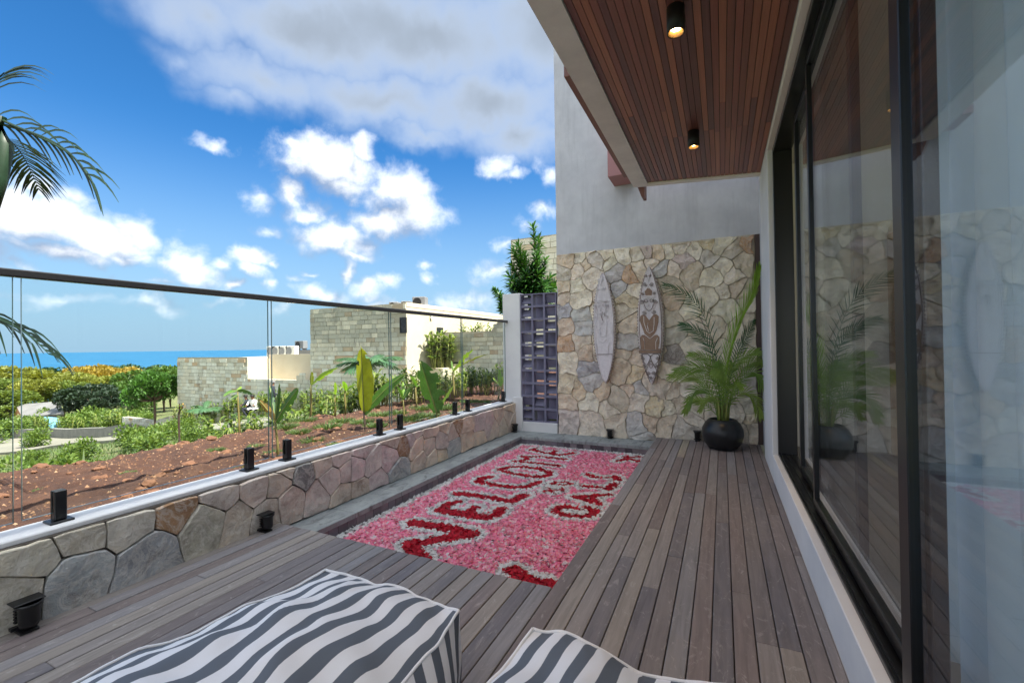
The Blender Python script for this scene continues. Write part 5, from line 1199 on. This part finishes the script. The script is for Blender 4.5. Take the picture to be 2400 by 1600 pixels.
b_ = at('y', HY-1.2, 480, 990); small_palm('fan_palm', 'small dark palm at the foot of the low stone house', (b_.x,b_.y,gz(b_.x,b_.y)), .8, 11, .8, 600)

def bush(seed, n, r_, h, leaf_l, mat):
    rr_ = random.Random(seed); lf = MB(); cl = [(Vector((rr_.uniform(-1,1)*r_*.7, rr_.uniform(-1,1)*r_*.7, h*rr_.uniform(.3,.8))), r_*rr_.uniform(.3,.55)) for _ in range(9)]
    for i in range(n):
        c, q = cl[i % 9]; v = Vector((rr_.gauss(0,1), rr_.gauss(0,1), rr_.gauss(0,1))).normalized()*q*rr_.random()**.35; p = c+v
        if p.z < 0: p.z = abs(p.z)*.4
        d = (v.normalized()+Vector((rr_.uniform(-.6,.6), rr_.uniform(-.6,.6), rr_.uniform(-.3,.7)))).normalized(); sd = d.cross(Vector((rr_.uniform(-1,1),rr_.uniform(-1,1),1))).normalized()*leaf_l*.28; l = leaf_l*rr_.uniform(.6,1.2)
        lf.add([p, p+d*l*.5+sd, p+d*l, p+d*l*.5-sd], [(0,1,2,3)])
    st = MB()
    for c, q in cl[:5]: st.tube([(0,0,-.05), c*.5, c], [.015,.01,.004], 4)
    return st, lf
BP = []
for i in range(3):
    st, lf = bush(80+i, 1500, .55, .8, .11, BUSHM); BP.append(proto('leafy_bush', 'bright green leafy bush on the slope below the soil', 'bush', [('branches', st, BARK, False), ('foliage', lf, BUSHM, False)]))
BU = [0]*3
for px, py, s in ((15,1065,1.1),(60,1075,.9),(105,1085,.8),(150,1082,.75),(190,1075,.7),(30,1030,1.2),(85,1050,.9),(10,995,1.5),(60,1010,1.1),(235,1068,.6),(275,1060,.6),(320,1050,.6),(365,1042,.5),(20,1095,.8),(75,1105,.6),(130,1098,.5),(35,965,1.6),(-30,1000,1.6),(-40,1050,1.3),(90,995,1.),(70,975,1.2),(150,1010,.7),(165,990,.8),(410,1030,.5),(450,1018,.5),(200,985,.9),(20,1120,.5)):
    p = ghit(px, py) if py < 1060 else at('x', -6.4-rr.random()*1.4, px, py-6); z = gz(p.x, p.y)
    if p.x > -8.4: z = max(z, soil_z(p.x, p.y))
    k_ = rr.randrange(3); D = max(5., (p-CAM).dot(CF)); place(BP[k_], BU[k_], (p.x, p.y, z-.05), rr.uniform(0, 6.3), s*min(1.6, D/9), None, 'bushes on the slope'); BU[k_] = 1
for i in range(20):       # scrub between the soil and the driveway
    x = -7.2-rr.random()*9; y = rr.uniform(.5,7.); k_ = rr.randrange(3); place(BP[k_], BU[k_], (x, y, max(gz(x, y), soil_z(x, y) if x > -8.4 else -9)-.06), rr.uniform(0, 6.3), rr.uniform(.4,.75), None, 'bushes on the slope')
for i in range(30):       # scrub beyond the driveway
    x = -38-rr.random()*26; y = rr.uniform(9,22); k_ = rr.randrange(3)
    if 9.5 < y < 15.6 and x > -54: y = 16.+rr.random()*5
    place(BP[k_], BU[k_], (x, y, gz(x, y)-.1), rr.uniform(0, 6.3), rr.uniform(1.2,2.6), 'broad green bush in the scrub below the shed', 'scrub below the shed')
m = MB()
for i in range(16000):
    x = -5.7-rr.random()**1.3*22; y = rr.uniform(-1,16)
    if 9.7 < y < 14.5: continue
    z = max(gz(x, y), soil_z(x, y) if x > -8.4 else -99); h = rr.uniform(.06,.22); a = rr.uniform(0,6.3); dx, dy = math.cos(a)*h*.5, math.sin(a)*h*.5; w = rr.uniform(.008,.02)
    m.add([(x-w*math.sin(a),y+w*math.cos(a),z),(x+w*math.sin(a),y-w*math.cos(a),z),(x+dx,y+dy,z+h)], [(0,1,2)])
o = stuff(m.build('grass', WEED)); o['label'] = 'rough grass on the slope beyond the soil'; o['category'] = 'grass'
# dracaena shrub over the screen
def rosette(m, c, d, n, l, w, rr_):
    d = d.normalized(); a = d.orthogonal().normalized(); b = d.cross(a)
    for i in range(n):
        q = i*2.4; el = .15+1.05*(i/n); v = (a*math.cos(q)+b*math.sin(q))*math.sin(el+.25)+d*math.cos(el+.25); ll = l*rr_.uniform(.8,1.1); sd = v.cross(d).normalized()*w/2; p = c-d*l*.55*(i/n); vs = []
        for k_ in range(3): u = k_/2; e = p+v*ll*u-Vector((0,0,.3*ll*u*u)); vs += [e-sd*(.5,1,.06)[k_], e+sd*(.5,1,.06)[k_]]
        m.add(vs, [(0,1,3,2),(2,3,5,4)])
def dracaena(label, D, tips, base, seed, l=.21):
    rr_ = random.Random(seed); b = atd(base[0], base[1], D); g = Vector((b.x, b.y, min(.35, b.z-.5))); t = thing('dracaena_shrub', label, 'shrub', g); br = MB(); lf = MB()
    br.tube([g-Vector((0,0,.1)), g.lerp(b,.5), b], [.03,.026,.02], 7)
    for px, py in tips:
        e = atd(px, py, D+rr_.uniform(-.35,.35)); mid = b.lerp(e,.55)+Vector((rr_.uniform(-.05,.05),)*3); br.tube([b, mid, e], [.016,.012,.008], 5)
        for u in (1.,.86,.72,.58,.44): 
            c = mid.lerp(e,(u-.5)*2) if u > .5 else b.lerp(mid,u*2); rosette(lf, c, (e-mid) if u > .5 else (mid-b), 22, l*rr_.uniform(.9,1.2), .042, rr_)
    br.build('branches', BANSTEM, t, True); lf.build('foliage', SHRUB, t)
dracaena('tall dense dracaena shrub rising over the breeze block screen', 8.6, [(1250,532),(1262,560),(1278,610),(1205,590),(1215,575),(1230,600),(1200,622),(1245,625),(1262,640),(1210,650),(1290,650),(1285,680),(1225,660),(1240,680),(1200,670),(1270,690),(1255,700),(1215,695),(1235,640),(1220,625),(1272,665),(1298,665),(1205,690),(1288,700),(1258,600),(1195,648)], (1248,720), 1)
dracaena('small dracaena sprig peeking past the top of the white pillar', 9.5, [(1160,678),(1172,690),(1178,705)], (1192,745), 2, .15)
tp = [proto('sansevieria_clump', 'upright dark leaf clump', 'plant', [('leaves', tuft(91, 60, .9, .3, .07, .1), PALM_D, False)])]
for i, (px, y_) in enumerate(((1120,16.8),(1150,16.6),(1180,16.4),(1135,17.2),(1165,17.0))):
    p = at('y', y_, px, 900); place(tp[0], i, (p.x, p.y, -.8), i*1.3, rr.uniform(1.2,1.7), 'dark green bushy plant before the garden wall near the white pillar', 'dark plants before the garden wall')

# ================================================================== trees
def tree_proto(seed, n, rx, rz, trunk_h, flat, leaf_l, lobes=15):
    rr_ = random.Random(seed); lf = MB(); br = MB(); top = Vector((0,0,trunk_h)); br.tube([(0,0,-.5),(.1,.05,trunk_h*.5),top], [.28,.22,.16], 8); cl = []
    for i in range(lobes):
        a = i*2.4+rr_.uniform(-.3,.3); q = math.sqrt((i+.5)/lobes)*rx*.82; c = Vector((q*math.cos(a), q*math.sin(a), trunk_h+rz*(.45+.55*math.sqrt(max(0,1-(q/rx)**2)))*rr_.uniform(.75,1.1)-(0 if i % 3 else rz*.45))); cl.append((c, rx*rr_.uniform(.24,.36))); br.tube([top, top.lerp(c,.5)-Vector((0,0,rz*.1)), c], [.11,.07,.03], 5)
    for i in range(n):
        c, q = cl[i % lobes]; v = Vector((rr_.gauss(0,1), rr_.gauss(0,1), rr_.gauss(0,1)*.9+.25)).normalized(); p = c+Vector((v.x, v.y, v.z*flat))*q*(.55+.5*rr_.random()**.6); d = (v+Vector((rr_.uniform(-.7,.7), rr_.uniform(-.7,.7), rr_.uniform(-.4,.5)))).normalized(); sd = d.cross(Vector((rr_.uniform(-1,1),rr_.uniform(-1,1),1))).normalized()*leaf_l*.4; l = leaf_l*rr_.uniform(.6,1.3)
        lf.add([p, p+d*l*.5+sd, p+d*l, p+d*l*.5-sd], [(0,1,2,3)])
    t = thing('broadleaf_tree', 'tree', 'tree', world=False); br.build('trunk', BARK, t, True); lf.build('crown', TREEL, t); return t
TP = [tree_proto(201, 5200, 4.2, 2.4, 2.6, .6, .42), tree_proto(202, 5200, 3.6, 3.0, 2.4, .75, .4), tree_proto(203, 5200, 4.6, 2.0, 3.0, .5, .42)]
TU = [0]*3
TC = {'yg':lin(128,134,56),'y':lin(160,140,60),'g':lin(82,112,48),'d':lin(48,66,48),'l':lin(106,124,54)}
TL = {'yg':'yellow-green broad tree in the canopy above the shed','y':'golden yellow flowering tree in front of the sea','g':'fresh green tree beside the low stone house','d':'dark green dense tree right of the shed','l':'light green tree at the edge of the canopy'}
for i, (px, top_y, D, wpx, c) in enumerate(((20,872,78,150,'yg'),(105,882,72,150,'yg'),(160,890,64,120,'yg'),(225,868,84,120,'y'),(285,872,88,110,'y'),(335,880,62,105,'g'),(385,872,58,100,'g'),(20,925,50,110,'l'),(80,902,58,110,'yg'),(215,912,46,115,'d'),(245,925,44,80,'d'),(300,905,52,100,'g'),(355,915,48,85,'g'),(-60,880,70,150,'yg'),(150,905,60,90,'l'),(400,890,66,90,'l'),(270,890,75,100,'yg'),(180,930,45,70,'d'),(-20,900,60,120,'l'),(330,940,42,60,'g'),(-150,880,75,150,'yg'),(-260,890,70,150,'l'),(-390,880,80,160,'yg'),(-540,890,70,150,'l'))):
    k_ = i % 3; tpx = atd(px, top_y, D); g0 = gz(tpx.x, tpx.y); hgt = max(2.5, tpx.z-g0); rx = (4.2,3.6,4.6)[k_]; s = wpx/F_PX*D/2/rx; full = (5.2,5.6,5.1)[k_]
    o = place(TP[k_], TU[k_], (tpx.x, tpx.y, g0), rr.uniform(0, 6.3), (s*1.05, s*1.05, hgt/full), TL[c], {'yg':'yellow-green canopy trees','y':'golden trees before the sea','g':'fresh green trees by the house','d':'dark trees by the shed','l':'light green canopy trees'}[c], TC[c]); TU[k_] = 1
o = place(TP[2], 1, (lambda p: (p.x, p.y, p.z))(ghit(362, 1010)), 1., (.34,.34,.62), 'small umbrella shaped tree in front of the stepped boundary wall', None, lin(70,110,40)); del o['group']
# far wood on the next ridge, one mass
m = MB(); rr = random.Random(77)
def clump(m, c, s, n):
    for i in range(n):
        v = Vector((rr.gauss(0,1), rr.gauss(0,1), abs(rr.gauss(0,1)))).normalized(); p = c+Vector((v.x*s*1.3, v.y*s*1.3, v.z*s)); d = Vector((rr.uniform(-1,1), rr.uniform(-1,1), rr.uniform(-.3,1))).normalized(); e = d.cross(Vector((rr.uniform(-1,1),rr.uniform(-1,1),1))).normalized(); l = s*.34
        m.add([p-d*l, p+e*l*.7, p+d*l, p-e*l*.7], [(0,1,2,3)])
for (px, py, wpx, hpx, D) in ((125,866,90,16,260),(290,860,160,14,330),(380,862,90,16,300),(-60,872,120,20,240),(60,884,120,18,200),(200,880,140,16,230),(330,884,140,16,210),(420,880,120,16,220)):
    for i in range(46):
        a = rr.uniform(-1,1); p = atd(px+a*wpx/2, py+hpx*(1-math.sqrt(max(0,1-a*a)))+rr.uniform(2,hpx*1.6), D+rr.uniform(-15,25)); clump(m, p, 2.6*D/260, 34)
    for i in range(26):
        a = rr.uniform(-1,1); p = atd(px+a*wpx/2, py+hpx+rr.uniform(8,40), D+rr.uniform(-15,10)); clump(m, p, 3.2*D/260, 30)
o = stuff(m.build('distant_wood', leaf('distant_leaf', lin(34,60,34), lin(62,90,44), .2, .7, 'island'))); o['label'] = 'dark green wooded ridge below the sea horizon'; o['category'] = 'woodland'

# ================================================================== people by the low house
def person(loc, rz, h, label, joints, shirt, trousers, hair):
    """one skinned body; joints: name -> (x,y,z) as fractions of the height, front = -y"""
    J = dict(pelvis=(0,0,.52), chest=(0,0,.72), neck=(0,0,.83), head=(0,-.01,.90), crown=(0,0,.965), ls=(.10,0,.79), le=(.13,.01,.62), lh=(.12,-.04,.47), rs=(-.10,0,.79), re=(-.13,.01,.62), rh=(-.12,-.04,.47), lp=(.055,0,.50), lk=(.06,-.01,.27), la=(.06,.0,.04), lt=(.065,-.07,.015), rp=(-.055,0,.50), rk=(-.06,-.01,.27), ra=(-.06,.0,.04), rt=(-.065,-.07,.015)); J.update(joints)
    E_ = [('pelvis','chest'),('chest','neck'),('neck','head'),('head','crown'),('chest','ls'),('ls','le'),('le','lh'),('chest','rs'),('rs','re'),('re','rh'),('pelvis','lp'),('lp','lk'),('lk','la'),('la','lt'),('pelvis','rp'),('rp','rk'),('rk','ra'),('ra','rt')]
    rad = dict(pelvis=.075,chest=.082,neck=.032,head=.052,crown=.035,ls=.042,le=.028,lh=.022,rs=.042,re=.028,rh=.022,lp=.055,lk=.038,la=.025,lt=.022,rp=.055,rk=.038,ra=.025,rt=.022)
    nm = list(J); me = bpy.data.meshes.new('body'); me.from_pydata([tuple(c*h for c in J[k]) for k in nm], [(nm.index(a), nm.index(b)) for a, b in E_], []); o = bpy.data.objects.new('body', me); COL.objects.link(o)
    sk = o.modifiers.new('skin', 'SKIN'); o.modifiers.new('sub', 'SUBSURF').levels = 1
    for i, k in enumerate(nm): v = me.skin_vertices[0].data[i]; v.radius = (rad[k]*h,)*2; v.use_root = (k == 'pelvis')
    dg = bpy.context.evaluated_depsgraph_get(); ev = bpy.data.meshes.new_from_object(o.evaluated_get(dg)); bpy.data.objects.remove(o)
    for mt in (shirt, trousers, Mat('skin', lin(120,84,64), .6).m, hair): ev.materials.append(mt)
    hd = Vector(J['head'])*h; pz = J['pelvis'][2]*h; hands = [Vector(J[k])*h for k in ('lh','rh')]
    for p in ev.polygons:
        c = p.center; p.use_smooth = True
        if (c-hd).length < .085*h: p.material_index = 3 if c.z > hd.z+.022*h or c.y > hd.y+.03*h else 2
        elif min((c-q).length for q in hands) < .07*h: p.material_index = 2
        elif c.z < pz: p.material_index = 1
    t = thing('person', label, 'person', loc, world=False); t.rotation_euler = (0,0,rz); link('body', ev, t)
    MB().lathe([(.062*h,.0),(.060*h,.03*h),(.04*h,.055*h),(0,.062*h)], 14, (hd.x,hd.y,hd.z+.012*h)).build('hat', hair, t, True)
DKC = Mat('dark_cloth', lin(44,48,58), .9).m; WHC = Mat('white_cloth', lin(220,220,216), .9).m; GRC = Mat('grey_cap', lin(112,110,110), .8).m; HAIR = Mat('black_hair', lin(22,18,18), .6).m
p = at('y', 13.6, 640, 992); person((p.x,p.y,gz(p.x,12)+.16), R(150), 1.68, 'person in dark clothes and grey cap standing behind the thin banana plant', {'lh':(.09,-.16,.55),'le':(.13,-.02,.63),'rh':(-.08,-.15,.56),'re':(-.13,-.02,.63)}, DKC, DKC, GRC)
CRO = dict(pelvis=(0,.05,.25), chest=(0,-.02,.44), neck=(0,-.06,.54), head=(0,-.08,.61), crown=(0,-.08,.675), ls=(.10,-.05,.51), le=(.13,-.12,.38), lh=(.1,-.22,.36), rs=(-.10,-.05,.51), re=(-.13,-.12,.38), rh=(-.1,-.22,.36), lp=(.06,.03,.24), lk=(.08,-.17,.27), la=(.08,-.04,.04), lt=(.08,-.11,.015), rp=(-.06,.03,.24), rk=(-.08,-.17,.27), ra=(-.08,-.04,.04), rt=(-.08,-.11,.015))
p = at('y', 14.0, 596, 990); person((p.x,p.y,gz(p.x,12)+.17), R(20), 1.65, 'person in white shirt crouching by the low stone house', CRO, WHC, DKC, HAIR)
p = at('y', 14.3, 583, 990); person((p.x,p.y,gz(p.x,12)+.2), R(-40), 1.65, 'person in dark shirt crouching beside the one in white', CRO, DKC, DKC, HAIR)


LMK = [(Vector(o.location), t) for o in bpy.data.objects if o.parent is None and o.get('category') == 'banana plant' for k, t in (('upright yellow-green','the upright yellow banana leaf'),('large torn','the torn drooping banana leaf'),('glass joint','the thin split-leaf banana plant'),('slim seedling','the slim four-leaved seedling'),('bright frayed','the leaning frayed banana plant'),('narrow upright','the narrow-leaved seedling'),('pale yellow-green','the pale round-leaved banana plant'),('tall slender','the tall slender banana plant'),('one short leaf','the short-leaved banana plant'),('leafy banana seedling','the leafy banana seedling'),('white pillar','the banana plant by the white pillar')) if k in o['label']]
LMK += [(Vector(ds.location), 'the dead sapling'), (Vector(lp.location), 'the dark garden palm')]
def near(o): return min(LMK, key=lambda l: (l[0]-o.location).length)[1]
for o in bpy.data.objects:
    g = o.get('group', '') if o.parent is None else ''
    if g == 'limestone lumps on the soil':
        sz = o.scale[0]; o['label'] = ('big limestone lump' if sz > .042 else 'medium limestone lump' if sz > .026 else 'small limestone lump')+' on the red soil nearest '+near(o)
    elif g == 'weeds on the soil': o['label'] = ('spreading' if o.scale[0] > .8 else 'small')+' feathery weed on the soil near '+near(o)
    elif g == 'ginger clumps along the driveway': o['label'] = ('tall' if o.scale[0] > .95 else 'short')+' ginger clump in the planted row nearest '+near(o)
    elif g in ('ginger at the house foot','scrub below the shed','hedge behind the kerb wall','ginger in the garden wall bed','plants in the cream planter','plants behind the garden wall'):
        lo, hi = {'ginger at the house foot':(1.1,1.35),'scrub below the shed':(1.6,2.1),'hedge behind the kerb wall':(1.45,1.75),'ginger in the garden wall bed':(.8,.93),'plants in the cream planter':(1.55,1.85),'plants behind the garden wall':(1.15,1.35)}[g]
        w = 'low' if o.scale[0] < lo else 'middling' if o.scale[0] < hi else 'tall'; x = o.location.x
        n_ = {'ginger at the house foot': 'ginger clump at the facade foot below '+('the stone house' if x > XL else 'the cream terrace wall' if x > xst else 'the low house end'), 'scrub below the shed': 'broad green bush '+('near the kerb wall' if x > -47 else 'near the blue tarpaulin' if x > -55 else 'near the shed'), 'hedge behind the kerb wall': 'leafy hedge clump behind the kerb wall, '+('boundary wall end' if x > -42 else 'middle stretch' if x > -48 else 'shed end'), 'ginger in the garden wall bed': 'ginger clump before '+('the cream planter' if x < pq.x+.3 else 'the house plates' if x < -10.6 else 'the rounded garden wall end'), 'plants in the cream planter': 'yellow-green plant in the cream planter', 'plants behind the garden wall': 'leafy plant showing over the garden wall top'}[g]
        o['label'] = w+' '+n_
    elif g == 'bushes on the slope': o['label'] = ('large' if o.scale[0] > 1.1 else 'medium' if o.scale[0] > .7 else 'small')+' green leafy bush on the slope nearest '+near(o)
for o in bpy.data.objects:
    if '_w' in o: del o['_w']
